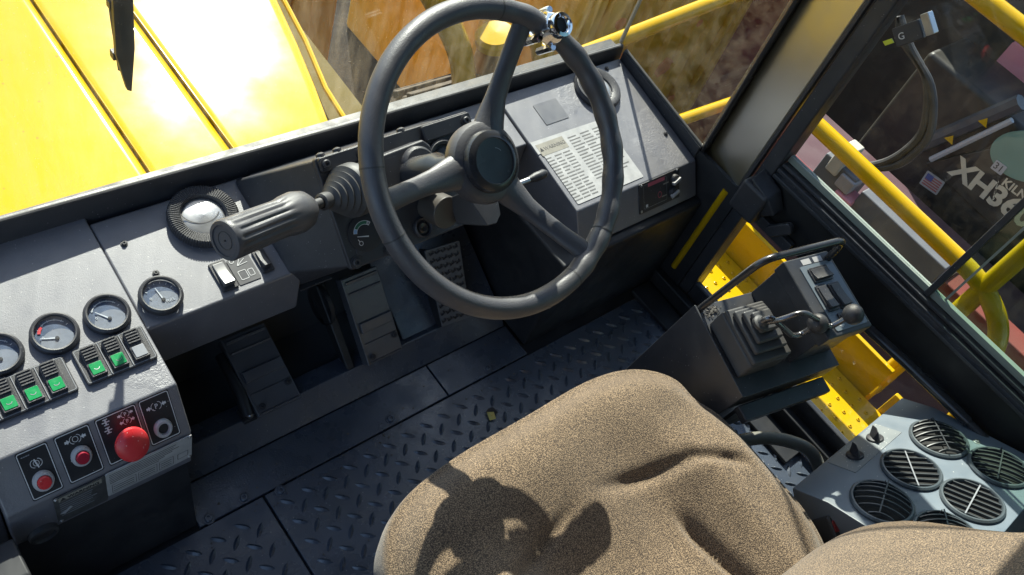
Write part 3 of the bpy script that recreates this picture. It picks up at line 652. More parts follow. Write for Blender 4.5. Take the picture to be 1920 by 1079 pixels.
# ------------------------------------------------------------------ seat
seat = thing('driver_seat', 'brown speckled fabric driver seat with moulded cushion and backrest', 'seat', loc=(.705, .08, 0))
def smst(a, b, x):
    t = max(0, min(1, (x-a)/(b-a))); return t*t*(3-2*t)
def cushion():
    g = G(); NU, NV = 150, 126; x0, x1, y0, y1 = -.30, .305, -.25, .245   # local to seat empty
    top = {}
    def outline(s, t):           # s,t in -1..1 -> rounded plan
        ex = 4.4
        k = (abs(s)**ex+abs(t)**ex)**(1/ex) if (s or t) else 0
        mx = max(abs(s), abs(t))
        f = mx/k if k else 0
        return s*f, t*f, mx
    for i in range(NU+1):
        for j in range(NV+1):
            s = -1+2*i/NU; t = -1+2*j/NV
            a, b, mx = outline(s, t)
            x = a*.312; y = b*.250
            x += .008*(1-abs(b))*a                        # slight waist
            if b > .35: x *= 1-.03*smst(.35, 1, b)
            x -= .012*math.exp(-((b-.52)/.12)**2)*smst(.75, 1, a)
            edge = smst(.78, 1.0, mx)
            z = .370-.030*edge**1.8
            # thigh roll, dished centre, raised bolsters
            z += .012*math.exp(-((y-.17)/.055)**2)*(1-edge)
            bol = smst(.11, .20, abs(x))*smst(.14, .02, y)
            z += .028*bol*(1-edge)
            z -= .034*math.exp(-((y+.03)/.13)**2)*(1-smst(.07, .2, abs(x)))*(1-edge)
            # stitched creases
            for sg in (1, -1):
                xc = sg*(.118+.012*smst(.0, -.2, y))
                z -= .019*math.exp(-((x-xc)/.011)**2)*smst(.02, -.05, y)
                # curved crease running from the centre towards the side
                ux = sg*x
                yc = .105-.35*(ux-.0)**1.0 if ux < .10 else .07-.12*(ux-.10)+1.2*max(0, ux-.17)**2*0
                yc = .10-.28*ux if ux < .185 else .048-.85*(ux-.185)
                z -= .0115*math.exp(-((y-yc)/.0125)**2)*smst(.0, .09, ux)*smst(.255, .225, ux)
            z += .0015*sin(x*31+y*17)+.001*sin(y*44-x*20)
            g.pt((x, y, z)); top[i, j] = len(g.v)-1
    for i in range(NU):
        for j in range(NV): g.f.append([top[i, j], top[i+1, j], top[i+1, j+1], top[i, j+1]])
    # skirt
    loop = [top[i, 0] for i in range(NU)]+[top[NU, j] for j in range(NV)]+[top[i, NV] for i in range(NU, 0, -1)]+[top[0, j] for j in range(NV, 0, -1)]
    prev = loop
    for z, s in ((.325, 1.012), (.30, 1.018), (.265, 1.014), (.24, 1.0), (.23, .96)):
        cur = []
        for k in loop:
            vx = g.v[k]; cur.append(g.pt((vx[0]*s, vx[1]*s, z)))
        for k in range(len(loop)): g.f.append([prev[k], cur[k], cur[(k+1) % len(loop)], prev[(k+1) % len(loop)]])
        prev = cur
    return g
add('cushion', cushion(), FAB, seat, angle=80)
def backrest():
    g = G(); N = 56; rings = []
    secs = [(.36, -.205, .235, .065), (.42, -.215, .272, .075), (.48, -.225, .275, .08), (.56, -.245, .258, .08), (.65, -.272, .215, .075), (.74, -.30, .17, .07), (.85, -.335, .15, .065), (.95, -.365, .135, .055), (1.0, -.38, .10, .03)]
    for z, yc, wd, th in secs:
        r = []
        for k in range(N):
            a = 2*pi*k/N; c, s_ = cos(a), sin(a)
            x = wd*abs(c)**.6*(1 if c > 0 else -1); y = th*abs(s_)**.75*(1 if s_ > 0 else -1)
            if s_ > 0: y += .03*(abs(x)/wd)**3*(1-.4*abs(s_))
            r.append(g.pt((x, y+yc-.014, z+.006*sin(a*2))))
        rings.append(r)
    for a, b in zip(rings, rings[1:]):
        for k in range(N): g.f.append([a[k], a[(k+1) % N], b[(k+1) % N], b[k]])
    g.f.append(rings[0][::-1]); g.f.append(rings[-1]); return g
add('backrest', backrest(), FAB, seat, angle=80, sub=1)
add('seat_base', G().box(-.2, .2, -.2, .16, 0, .23), DARKM, seat, bevel=.01)
bk = thing('seatbelt_buckle', 'dark plastic seatbelt buckle with red button beside the seat', 'buckle', T(1.066, -.07, .28) @ RZ(-14) @ RX(18))
add('shell', G().prism(rrect(-.018, .018, -.022, .022, .006), -.22, .055), RUBBER, bk, bevel=.004)
add('button', G().prism(rrect(-.013, .013, -.006, .013, .002), .054, .0575), mat('dull_red_button', (.25, .03, .03), .4), bk, bevel=.001)
add('chrome_edge', border(-.0175, .0175, -.0215, .0215, .003, .0556, Matrix.Identity(4), .006), STEEL, bk)

# ------------------------------------------------------------------ lever console right of the seat
a_, b_ = radians(12), radians(8)
Lu = Vector((cos(a_), -sin(a_), 0)); Lv = Vector((sin(a_)*cos(b_), cos(a_)*cos(b_), sin(b_))); Lw = Lu.cross(Lv)
LCM = frameM((1.06, .324, .424), Lu, Lv, Lw)
lc = thing('lever_console', 'black side console with control levers, rocker switches and a bent grab bar', 'console', LCM)
add('body', G().box(0, .004, -.172, 0, -.40, .006).box(.004, .232, -.172, -.002, -.05, 0).box(.03, .15, -.16, -.02, -.41, -.05), PAINT, lc, bevel=.0015)
add('shelf', G().box(.012, .212, -.205, -.176, -.045, -.028), PAINT, lc, bevel=.003)
add('shelf_support', G().prism([(.02, -.045), (.20, -.045), (.10, -.14), (.03, -.16)], .176, .182, RX(90)), DARKM, lc)
sb = add('switch_box', G().box(.128, .233, -.148, 0, .075, .105), PAINT, lc, bevel=.003)
add('box_body', G().box(.131, .230, -.142, -.003, 0, .075), PAINT, lc, bevel=.002)
add('box_plate', G().prism(rrect(.152, .226, -.140, -.018, .004), .105, .1066), HEAT, lc)
def brk(x0, x1, y0, y1):
    r = add('rocker_switch', G().prism(rrect(x0, x1, y0, y1, .003), .1066, .110, None), PLAST, lc, bevel=.001)
    Z = Matrix(((0, 0, 1, 0), (1, 0, 0, 0), (0, 1, 0, 0), (0, 0, 0, 1))); L = y1-y0
    add('paddle', G().prism([(y0+.004, .109), (y1-.004, .109), (y1-.004, .112), (y0+L*.5, .113), (y0+.004, .117)], x0+.003, x1-.003, Z), PLAST, r, bevel=.001)
brk(.163, .207, -.053, -.025); brk(.157, .181, -.106, -.057); brk(.186, .211, -.108, -.059)
brk(.170, .196, -.128, -.112)
for x in (.163, .19): add('label_strip', G().box(x, x+.02, -.016, -.006, .105, .1056), LGREY, lc)
for sg in (-1, 1):
    x = .184+sg*.010
    add('arrow', G().prism([(x, .0014), (x, -.0014), (x+sg*.004, -.0014), (x+sg*.004, -.004), (x+sg*.011, 0), (x+sg*.004, .004), (x+sg*.004, .0014)][::sg], .1066, .1072, T(0, -.1445+.012)), WHITE, lc)
gb = add('grab_bar', G().tube(fillet([(.009, -.008, -.02), (.010, -.008, .004), (.034, -.010, .160), (.213, -.013, .168), (.2235, -.015, .10)], .028, 8), .0062, 14), GLOSSP, lc)
bw = add('lever_boot', G().box(.012, .098, -.140, -.036, 0, .044), RUBBER, lc, bevel=.005)
for k in range(4):
    s = k*.0085; h = .044+k*.0115
    add('boot_fold', G().box(.014+s*.6, .098-s*1.15, -.138+s*1.5, -.038-s*1.0, h-.002, h+.0085), RUBBER, bw, bevel=.004, seg=3)
add('boot_collar', G().lathe([(.013, .084), (.013, .090), (.009, .092), (.006, .098)], 20, T(.034, -.085), cap=False), RUBBER, bw)
RODM = mat('dark_polished_steel', (.16, .16, .17), .25, .8, var=.2)
def lever(path, ball, label):
    t = thing('control_lever', label, 'lever', LCM)
    add('rod', G().tube(fillet(path, .02, 8), .0047, 14), RODM, t)
    x, y, z = ball; r = .0168
    add('ball_knob', G().lathe([(r*cos(radians(a))+1e-5, r*sin(radians(a))) for a in range(-90, 91, 9)], 28, T(x, y, z), cap=False), PLAST, t)
lever([(.030, -.085, .085), (.034, -.086, .113), (.090, -.119, .078), (.108, -.12, .080), (.115, -.12, .108)], (.116, -.12, .113), 'bent steel control lever whose ball knob is nearer the seat')
lever([(.038, -.085, .085), (.046, -.098, .118), (.072, -.102, .142), (.142, -.130, .108), (.150, -.13, .118), (.160, -.13, .138)], (.163, -.13, .143), 'bent steel control lever whose ball knob hangs over the switch box')
# crumbs of dried mud on the console top
g = G()
for k in range(60):
    x = random.gauss(.03, .012); y = random.gauss(-.018, .006); r = random.uniform(.001, .0035)
    if x < .008: continue
    g.hull([(x+random.uniform(-r, r), y+random.uniform(-r, r), .0005+random.uniform(0, r*1.3)) for _ in range(9)])
add('dried_mud', g, mat('dried_mud', (.12, .11, .10), .9), lc, kind='stuff')

# ------------------------------------------------------------------ heater unit
HO = Vector((1.056, -.046, .355)); hu = Vector((.998, 0, -.059)); hv = Vector((-.024, .916, -.401)); hn = Vector((.054, .402, .914))
HM = frameM(HO, hu, hv, hn)
ht = thing('heater_unit', 'grey sheet-metal heater box with six round louvred vents behind the door', 'heater', HM)
# top panel, bent control strip, front and side sheets in local coordinates
ZP = Matrix(((0, 0, 1, 0), (1, 0, 0, 0), (0, 1, 0, 0), (0, 0, 0, 1)))
bodyp = [(0, 0), (-.235, 0), (-.235, -.16), (.06, -.30), (.075, -.045), (.045, -.036)]
add('box_body', G().prism([(0, 0), (.060, -.014), (.0605, -.017), (.0605-.11, -.27), (-.235, -.16), (-.215, 0)], 0, .378, ZP), HEAT, ht, bevel=.003)
add('control_strip', G().prism([(.006, -.0018), (.055, -.0133), (.0553, -.0120), (.0062, -.0005)], .10, .262, ZP), mat('light_grey_strip', (.2, .22, .23), .4, speck=.15, speck_s=300, speck_col=(.5, .5, .48)), ht)
SN = Vector((0, .227, .974)).normalized(); SU = Vector((0, .974, -.227)).normalized()
for x in (.145, .215):
    M = frameM((x, .031, -.0062), (1, 0, 0), -SU, SN)
    k = add('selector_knob', G().lathe([(.015, 0), (.0145, .003), (.013, .004), (.0001, .0042)], 28, M, cap=False), PLAST, ht)
    add('pointer', G().hull([tuple(M @ RZ(-48) @ Vector(p)) for p in ((-.019, 0, .005), (.019, 0, .005), (-.008, -.007, .005), (.008, -.007, .005), (-.008, .007, .005), (.008, .007, .005), (-.013, 0, .021), (.013, 0, .021), (0, .002, .022))]), PLAST, k, bevel=.0015)
VR = mat('vent_ring', (.075, .09, .10), .3); VD = mat('vent_shade', (.006, .006, .006), .8); VS = mat('vent_slat', (.05, .055, .06), .32)
def louvre(x, y, rot, bowl):
    M = T(x, y, 0) @ RZ(rot); R = .0475
    v = add('round_vent', G().lathe([(R+.0025, -.001), (R+.003, .004), (R+.0005, .0065), (R-.002, .0068), (R-.0035, .005), (R-.004, .0012)], 44, T(x, y, 0), cap=False), VR, ht)
    add('recess_shade', G().lathe([(R-.003, .0008), (.0001, .0008)], 36, T(x, y, 0), cap=False), VD, v)  # flat black disc on the solid box, painted as the vent's shaded depth
    n = 7
    for k in range(n):
        yy = -R+.0085+(2*R-.017)*k/(n-1); half = sqrt(max(0, (R-.004)**2-yy*yy)); g = G()
        for i in range(11):
            xx = -half+2*half*i/10
            z = .003+(bowl*(1-(xx**2+yy**2)/R**2) if bowl else 0)
            yv = yy+(.005*(1-(xx/half)**2)*(1 if bowl else 0)); b = len(g.v)
            for dy, dz in ((-.0012, -.002), (.0010, -.002), (.0016, .0024), (-.0004, .0024)): g.pt((xx, yv+dy, z+dz), M)
            if i:
                for q in range(4): g.f.append([b-4+q, b-4+(q+1) % 4, b+(q+1) % 4, b+q])
        add('slat', g, VS, v)
    add('crossbar', G().box(-.0011, .0011, -R+.005, R-.005, .0048+bowl*.8, .0064+bowl*.8, M @ RZ(-6)), GREYL if not bowl else VS, v)
    if bowl: add('tab', G().hull([tuple(M @ Vector(p)) for p in ((-.004, R-.013, .006), (.004, R-.013, .006), (0, R-.004, .006), (0, R-.008, .018))]), PLAST, v)
for x, y, r, bw_ in ((.293, -.0465, -40, .012), (.178, -.052, -43, 0), (.066, -.058, -66, .012), (.303, -.1475, -68, .004), (.186, -.152, -76, 0), (.079, -.158, -50, .012)): louvre(x, y, r, bw_)
bolt(ht, T(.343, -.093, 0), .004, .003, STEEL); bolt(ht, T(.02, -.11, 0), .004, .003, STEEL)
hs = tag(add('coolant_hose', G().tube(smoothpath([(1.02, .16, .17), (1.10, .135, .20), (1.17, .107, .21), (1.225, .07, .205), (1.262, .03, .19), (1.275, -.02, .15)]), .0125, 14), mat('grey_hose', (.2, .205, .19), .4, bump=.3, bs=200)), 'grey rubber hose curving from beside the seat to the heater', 'hose')

# ------------------------------------------------------------------ right door, pillar and glazing
pil = thing('cab_pillar', 'glossy black corner pillar between the windshield side glass and the door', 'pillar')
add('post', G().prism([(1.450, .517), (1.54, .517), (1.54, .64), (1.4745, .626)], -.05, 1.85), PILM, pil, bevel=.004, seg=3)
add('trim_strip', G().prism([(1.4465, .627), (1.4520, .622), (1.5, .632), (1.5, .642), (1.46, .64)], .33, 1.85), GLOSSP, pil, bevel=.003)
add('trim_strip', G().box(1.447, 1.46, .508, .5165, 0, 1.85), PLAST, pil, bevel=.002)
add('yellow_edge', G().tube([(1.449, .534, .075), (1.449, .532, .335)], .0085, 12), YEL, pil)
door = thing('cab_door', 'black cab door on the right with sliding upper window and lower glass', 'door')
add('frame_post', G().box(1.452, 1.50, .472, .505, .03, 1.72), PAINT, door, bevel=.004)
add('frame_post', G().box(1.452, 1.50, -.74, -.70, .03, 1.72), PAINT, door, bevel=.004)
add('frame_rail', G().box(1.452, 1.50, -.70, .472, 1.68, 1.72), PAINT, door, bevel=.004)
add('mid_panel', G().box(1.455, 1.50, -.70, .472, .335, .445), mat('door_black', (.012, .012, .013), .5), door, bevel=.003)
add('mid_rail', G().box(1.446, 1.462, -.70, .470, .438, .447), PAINT, door, bevel=.002)
add('mid_rail', G().box(1.450, 1.470, -.70, .470, .452, .460), PAINT, door, bevel=.002)
add('mid_rail', G().box(1.458, 1.485, -.70, .470, .463, .470), PAINT, door, bevel=.002)
add('glass_edge', G().box(1.470, 1.482, -.70, .470, .472, .486), GEDGE, door, bevel=.001)
add('lower_rail', G().box(1.452, 1.468, -.70, .472, .03, .085), PAINT, door, bevel=.004)
add('window_pane', G().box(1.474, 1.477, .085, .472, .486, 1.68), GLASS, door)
add('window_pane', G().box(1.482, 1.485, -.70, .118, .486, 1.68), GLASSG, door)
add('window_pane', G().box(1.460, 1.463, -.70, .472, .085, .335), GLASS, door)
add('sash_bar', G().box(1.466, 1.482, .106, .118, .470, 1.68), PAINT, door, bevel=.002)
add('sash_edge', G().box(1.4735, 1.4775, .081, .085, .486, 1.68), GEDGE, door)
hg = add('hinge', G().box(1.405, 1.452, .435, .500, .345, .42), PLAST, door, bevel=.008, seg=3)
add('hinge_arm', G().hull([(1.41, .44, .42), (1.45, .44, .43), (1.41, .49, .43), (1.45, .495, .44), (1.42, .41, .395), (1.45, .41, .40), (1.42, .43, .37), (1.45, .43, .37)]), PLAST, hg, bevel=.004)
lt = add('latch', G().prism(rrect(-.012, .012, -.03, .03, .008), 0, .014, frameM((1.425, .388, .372), (0, .8, .6), (0, -.6, .8), (1, 0, 0))), PLAST, door, bevel=.003)
add('latch_plate', G().box(1.437, 1.452, .35, .47, .335, .36), PAINT, lt, bevel=.002)
add('gas_strut', G().tube([(1.43, .20, .352), (1.43, .05, .362), (1.43, -.10, .366)], .011, 16), GLOSSP, door)
add('gas_strut_rod', G().tube([(1.43, -.09, .366), (1.43, -.22, .368)], .0075, 12), PLAST, door)
add('window_stop', G().prism(rrect(-.024, .024, -.016, .016, .003), 0, .012, frameM((1.458, .425, .82), (0, -.55, .83), (0, -.83, -.55), (-1, 0, 0))), PLAST, door, bevel=.002)
add('stop_bracket', G().prism(rrect(-.006, .008, -.018, .018, .002), 0, .016, frameM((1.458, .408, .852), (0, -.55, .83), (0, -.83, -.55), (-1, 0, 0))), STEEL, door, bevel=.001)
text('lettering', 'G', .016, WHITE, frameM((1.4455, .43, .803), (0, -.62, .78), (0, .78, .62), (-1, 0, 0)) , door)
add('yellow_tag', G().prism([(-.008, -.004), (.008, -.004), (.010, .004), (-.006, .004)], 0, .002, frameM((1.455, .445, .785), (0, -.55, .83), (0, -.83, -.55), (-1, 0, 0))), mat('lime_tag', (.6, .65, .05), .5), door)
tag(add('windshield', G().box(-.06, 1.452, .9225, .9265, .40, 1.78), glass_mat('streaked_windshield', dirt=.11, streak=(2.5, 1, .35))), 'clear flat windshield glass in front of the dashboard', 'windshield')
tag(add('side_glass', G().box(1.4535, 1.4575, .631, .921, .37, 1.78), glass_mat('dirty_side_glass', tint=(.92, .93, .88), dirt=.11)), 'dusty corner side glass between windshield and black pillar', 'window')
add_seam = tag(add('corner_seal', G().tube([(1.4555, .9255, .410), (1.4555, .9255, 1.78)], .0045, 8), mat('clear_sealant', (.35, .33, .28), .4)), 'pale silicone bead sealing the windshield corner to the side glass', 'seal')
wi = thing('wiper', 'black wiper blade hanging outside the windshield over the hood', 'wiper')
add('blade', G().prism([(.372, .655), (.384, .592), (.390, .588), (.397, .66), (.402, 1.05), (.392, 1.06), (.374, 1.05)], -.940, -.932, RX(90)), PLAST, wi, bevel=.001)
add('frame', G().tube([(.382, .944, .62), (.379, .951, .70), (.376, .956, .80), (.38, .956, .95)], .0045, 8).tube([(.392, .944, .61), (.3925, .944, 1.04)], .003, 8), RUBBER, wi)
for z in (.64, .72, .80): add('clip', G().box(.371, .398, .940, .951, z, z+.012), PLAST, wi, bevel=.001)

# cab roof and posts, with unseen panels added to cut skylight inside
sh = thing('cab_shell', 'black roof and corner posts of the cab with added skylight-blocking panels', 'cab')
add('roof', G().box(-.08, 1.54, -.78, .95, 1.78, 1.86), PAINT, sh, bevel=.01)
add('post', G().box(-.08, -.03, .86, .93, 0, 1.78), GLOSSP, sh, bevel=.008); add('post', G().box(-.08, -.02, -.78, -.72, 0, 1.78), GLOSSP, sh, bevel=.008); add('post', G().box(1.46, 1.53, -.80, -.745, 0, 1.78), GLOSSP, sh, bevel=.008)
add('rear_light_block', G().box(-.02, 1.46, -.79, -.755, -.05, 1.78), DARKM, sh)  # unseen, closed to full height to cut fill light from behind
add('side_light_block', G().box(-.07, -.03, -.72, -.30, -.05, 1.78), DARKM, sh)  # unseen left rear sheets added to cut fill light
add('side_light_block', G().box(-.07, -.03, -.30, -.18, -.05, 1.0), DARKM, sh)

# ------------------------------------------------------------------ outside
struct('ground', G().box(-60, 60, -60, 60, -1.95, -1.9), GROUND)
hd = thing('engine_hood', 'bright yellow sheet-metal engine hood with raised seams ahead of the windshield', 'hood')
def hoodp(x0a, x0b, x1f, z, n=14, y0=.955, y1=3.2):
    g = G(); rows = []
    for j in range(n+1):
        y = y0+(y1-y0)*(j/n)**1.3; xr = x1f(y); r = []
        for k, (xx, zz) in enumerate(((x0a, z-.05), (x0a, z-.004), (x0a+.002, z-.001), (x0a+.006, z), (x0a+.012, z), ((x0a+xr)/2, z), (xr-.02, z), (xr-.016, z), (xr-.006, z-.0015), (xr, z-.006), (xr, z-.06))): r.append(g.pt((xx, y, zz)))
        rows.append(r)
    for a, b in zip(rows, rows[1:]):
        for k in range(10): g.f.append([a[k], a[k+1], b[k+1], b[k]])
    g.f.append(rows[0][::-1]); g.f.append(rows[-1]); return g
add('panel', hoodp(-1.2, 0, lambda y: .4558, .300), YEL, hd); add('panel', hoodp(.4580, 0, lambda y: .6068, .300), YEL, hd)
add('panel', hoodp(.6090, 0, lambda y: .795+.30*(y-1.0) if y < 1.05 else .810+.30*(y-1.05)-.13*(y-1.05)**2, .300), YEL, hd)
for x in (.4561, .6071): add('seam_flange', G().box(x, x+.0016, .955, 3.2, .28, .3045), YEL, hd)
add('base', G().box(-1.2, .82, .957, 3.2, -.2, .245), YELD, hd)
add('edge_strip', G().tube([(.845, .955, .27), (.868, 1.143, .27), (.905, 1.284, .27), (.955, 1.55, .27)], .006, 8), YEL, hd)
add('olive_reflection', G().prism([(.82, .957), (.915, .957), (.936, 1.09), (.947, 1.42), (.96, 1.7), (.84, 1.7)], .20, .235), mat('olive_reflection_tone', (.13, .1, .035), .85, spec=.15, dust=.4, dust_col=(.12, .1, .06)), hd)  # olive plate standing in for a reflection in the windshield

def rail(pts, r, label, group, extra=()):
    t = thing('handrail', label, 'handrail', group=group)
    add('bar', G().tube(fillet(pts, .12, 8), r, 16), YEL, t)
    for e in extra: add('post', G().tube(e, r, 16), YEL, t)
    return t
rail([(1.9, .665, -.12), (1.9, .66, .30), (1.9, .55, .30), (1.9, .08, .292), (1.9, -.02, .24), (1.9, -.10, .05), (1.9, -.12, -.1)], .022, 'bright yellow handrail running past the door window with a crossing post', 'yellow handrails', [[(1.9, .07, -.14), (1.9, .07, .80)]])
rail([(1.9, .95, .754), (1.9, -.3, .752)], .022, 'upper yellow handrail crossing the top corner of the door window', 'yellow handrails')
rail([(1.3, 1.12, .145), (2.45, 1.12, .265)], .021, 'yellow handrail seen through the upper part of the corner side glass', 'yellow handrails')
rail([(2.0, 1.12, -.27), (2.9, 1.12, -.31)], .021, 'yellow handrail low behind the corner side glass next to the pillar', 'yellow handrails')
pf = thing('step_platform', 'bright yellow walkway with dimpled tread and toe board below the door', 'walkway')
add('tread', G().box(1.60, 1.805, -.7, .75, -.14, -.10), YEL, pf, bevel=.004)
add('toe_board', G().box(1.808, 1.822, .06, .75, -.14, .012), YEL, pf, bevel=.003)
add('toe_board', G().box(1.808, 1.822, -.7, .02, -.14, -.03), YEL, pf, bevel=.003)
for i in range(5):
    for j in range(-14, 20):
        add('dimple', G().lathe([(.0055, -.1005), (.005, -.098), (.0028, -.097), (.0022, -.1002)], 10, T(1.622+i*.036+(j % 2)*.018, .03+j*.034, 0), cap=False), YEL, pf)
add('brace', G().tube([(1.83, .07, -.12), (1.9, .07, -.12)], .02, 12), YEL, pf)
add('lower_step', G().box(1.85, 2.2, .1, .75, -.55, -.50), YELD, pf, bevel=.004)

# neighbouring machine, black mast side with painted numbers
nb = thing('neighbour_truck', 'dusty black lift truck side with white number lettering and flag sticker', 'lift truck', loc=(3.05, .3, -1.9))
BLK = mat('dusty_black_steel', (.03, .028, .024), .5, var=.5, vs=3, dust=.45, dust_col=(.065, .057, .042), bump=.3, bs=40)
NX = frameM((0, 0, 1.9), (0, -1, 0), (0, 0, 1), (-1, 0, 0))      # local x = backwards, y = up, z = towards cab
def nbl(y, z): return (-(y-.3), z)
add('boom_side', G().box(0, .4, -3.0, .5, 1.0, 1.97), BLK, nb, bevel=.02)
add('upper_boom', G().prism([nbl(.56, -.24), nbl(.20, .30), nbl(-.5, .9), nbl(-1.5, .9), nbl(-1.5, -.3)], -.05, .012, NX), BLK, nb, bevel=.006)
add('mast', G().box(.25, .6, .35, .86, .2, 3.2), BLK, nb, bevel=.02)
TM = NX @ T(*nbl(.475, -.205), .0135)
CREAM = mat('cream_print', (.62, .55, .4), .6, var=.15, vs=30)
text('lettering', 'XH360', .105, CREAM, TM @ RZ(5), nb, thick=.0006, bold=.0035)
fx, fz = nbl(.495, -.282)
F = NX @ T(fx, fz, .002) @ RZ(8)
fs = add('flag_sticker', G().prism(rrect(-.037, .037, -.03, .03, .004), 0, .002, F), DECAL, nb)
for k in range(5): add('stripe', G().box(-.03, .03, -.022+k*.0095, -.017+k*.0095, .002, .003, F), mat('sticker_red', (.4, .1, .1), .5) if k == 0 else bpy.data.materials['sticker_red'], fs)
add('canton', G().box(-.03, -.004, .001, .024, .003, .0036, F), mat('sticker_blue', (.08, .1, .3), .5), fs)
ox, oz = nbl(.325, .015)
ov = add('oval_window', G().prism([(ox+.085*cos(2*pi*k/36)*1.4, oz+.085*sin(2*pi*k/36)) for k in range(36)], .0125, .0155, NX @ T(ox, oz) @ RZ(30) @ T(-ox, -oz)), mat('pale_green_plate', (.16, .29, .23), .4, var=.3, vs=8), nb)
x31, z31 = nbl(.367, -.075)
nt_ = add('number_tile', G().prism(rrect(-.02, .022, -.016, .02, .002), 0, .002, NX @ T(x31, z31, .017) @ RZ(5)), LGREY, nb)
text('lettering', '31', .034, INK, NX @ T(x31-.016, z31-.010, .0195) @ RZ(5), nt_)
xk, zk = nbl(.325, -.112); text('lettering', 'KILNS', .042, CREAM, NX @ T(xk, zk, .0165) @ RZ(5), nb, bold=.001)
add('white_trim', G().tube([tuple(NX @ Vector((*nbl(.55, -.21), .02))), tuple(NX @ Vector((*nbl(.44, .076), .02)))], .010, 8), LGREY, nb)
add('boom_rail', G().tube([tuple(NX @ Vector((*nbl(.61, -.20), .0))), tuple(NX @ Vector((*nbl(.46, .13), .0)))], .028, 8), mat('slate_steel', (.06, .065, .075), .4), nb)
for y, z in ((.545, -.1), (.50, .02)): add('yellow_decal', G().prism([(-.018, -.012), (.018, -.012), (.0, .016)], .03, .032, NX @ T(*nbl(y, z))), YEL, nb)
h1 = thing('hydraulic_hose', 'pair of looping black hydraulic hoses outside the door window', 'hoses')
for d_ in (0, .022):
    add('hose', G().tube(smoothpath([(2.3, .72, .44), (2.3, .655+d_, .40), (2.3, .565-d_*.5, .36), (2.3, .505-d_, .29), (2.3, .48-d_, .22), (2.3, .50-d_, .12), (2.3, .56, .03)], 8), .011, 10), RUBBER, h1)
PURP_ = mat('violet_sheeting', (.2, .1, .22), .6, var=.3)
CONT = mat('faded_red_steel', (.28, .05, .05), .6, var=.35, vs=4, dust=.4, dust_col=(.2, .1, .1))
PINK = mat('pink_sheeting', (.62, .22, .26), .6, var=.2); GRB = mat('grey_board', (.3, .28, .29), .7)
c1 = thing('red_container', 'faded red steel container behind the lift truck', 'container', loc=(4.6, 1.1, -1.9))
add('body', G().box(-.5, 1.2, -1.2, .9, 0, 1.75), CONT, c1, bevel=.02)
for k in range(9): add('corrugation', G().box(-.53, -.5, -1.1+k*.21, -1.0+k*.21, .1, 1.65), CONT, c1, bevel=.008)
c2 = thing('scrap_crate', 'pink and grey sheeted crate with a green strap standing beyond the boom', 'crate', loc=(3.42, .60, -1.9))
add('side', G().box(-.10, .25, -.16, .10, 0, 1.93), GRB, c2, bevel=.01); add('cover', G().box(-.115, .26, -.17, .12, 1.93, 2.07), PINK, c2, bevel=.02)
add('cover', G().box(-.118, -.1, .02, .115, 1.72, 1.93), PURP_, c2, bevel=.004)
add('strap', G().box(-.125, -.12, .05, .068, 1.62, 1.80), GREEN, c2)
PURP = mat('plum_steel', (.085, .04, .05), .6, var=.4, vs=6, dust=.3, dust_col=(.12, .1, .1)); SLATE = mat('slate_board', (.11, .115, .13), .6, var=.2)
c3 = thing('scrap_skip', 'plum red skip loaded with grey and pink boards below the handrail', 'skip', loc=(2.5, .3, -1.9))
add('body', G().box(0, .42, -1.3, .75, 0, 1.62), PURP, c3, bevel=.01)
add('rim', G().box(-.02, .02, -1.3, .75, 1.58, 1.68), CONT, c3, bevel=.006)
add('board', G().box(-.03, .10, -.10, .24, 1.50, 1.78), SLATE, c3, bevel=.006)
add('board', G().box(-.04, .08, .27, .40, 1.60, 1.80), SLATE, c3, bevel=.006)
add('board', G().box(-.05, .03, .33, .375, 1.76, 1.86), mat('cream_board', (.45, .42, .36), .6), c3, bevel=.006)
add('board', G().box(-.055, .02, .235, .30, 1.66, 1.735), PINK, c3, bevel=.006)
add('board', G().box(-.05, .02, .265, .32, 1.74, 1.79), GRB, c3, bevel=.006)
add('plate', G().box(-.035, .05, -.45, -.12, 1.45, 1.75), CONT, c3, bevel=.006)
# machinery ahead on the right
oc = thing('orange_container', 'orange-brown steel container standing ahead of the hood', 'container', loc=(1.35, 2.6, -1.9))
OR = mat('orange_brown_steel', (.7, .31, .045), .6, var=.2, vs=3, dust=.3, dust_col=(.3, .16, .06))
add('body', G().box(-.8, .62, 0, .9, 0, 1.5), OR, oc, bevel=.02)
for k in range(7): add('rib', G().box(-.75+k*.19, -.66+k*.19, -.02, 0, .1, 1.42), OR, oc, bevel=.006)
ar = thing('lift_arm', 'yellow curved lift arm with round pin cover ahead of the cab', 'lift arm', loc=(2.2, 2.0, -1.9))
add('arm', G().tube(smoothpath([(-.32, .08, 1.62), (-.20, .04, 1.45), (-.08, 0, 1.25), (.0, 0, 1.05), (.06, 0, .85), (.08, 0, .0)]), .05, 16), YEL, ar)
add('arm', G().tube(smoothpath([(.18, .02, 1.36), (.30, .0, 1.28), (.39, -.03, 1.12), (.44, -.05, .9), (.46, -.05, .0)]), .05, 16), YEL, ar)
add('arm', G().tube(smoothpath([(-.2, .42, 1.72), (.05, .38, 1.62), (.22, .30, 1.45), (.32, .26, 1.2), (.34, .26, .0)]), .05, 16), YEL, ar)
add('pin_cover', G().lathe([(.085, 0), (.085, .03), (.07, .045), (.0001, .047)], 32, frameM((.08, -.02, 1.28), (.9, -.3, .31), (.31, .94, .0), (-.30, .10, .95)), cap=False), YEL, ar)
add('web', G().box(.10, .25, .02, .10, .85, 1.2), YELD, ar, bevel=.02)
add('cylinder', G().tube([(-.62, .3, 1.75), (-.40, .2, 1.62), (-.33, .1, 1.5)], .035, 12), YELD, ar)
tr = thing('front_tyre', 'big dark ribbed tyre standing ahead of the dashboard beyond the glass', 'tyre', loc=(2.15, 1.75, -1.35))
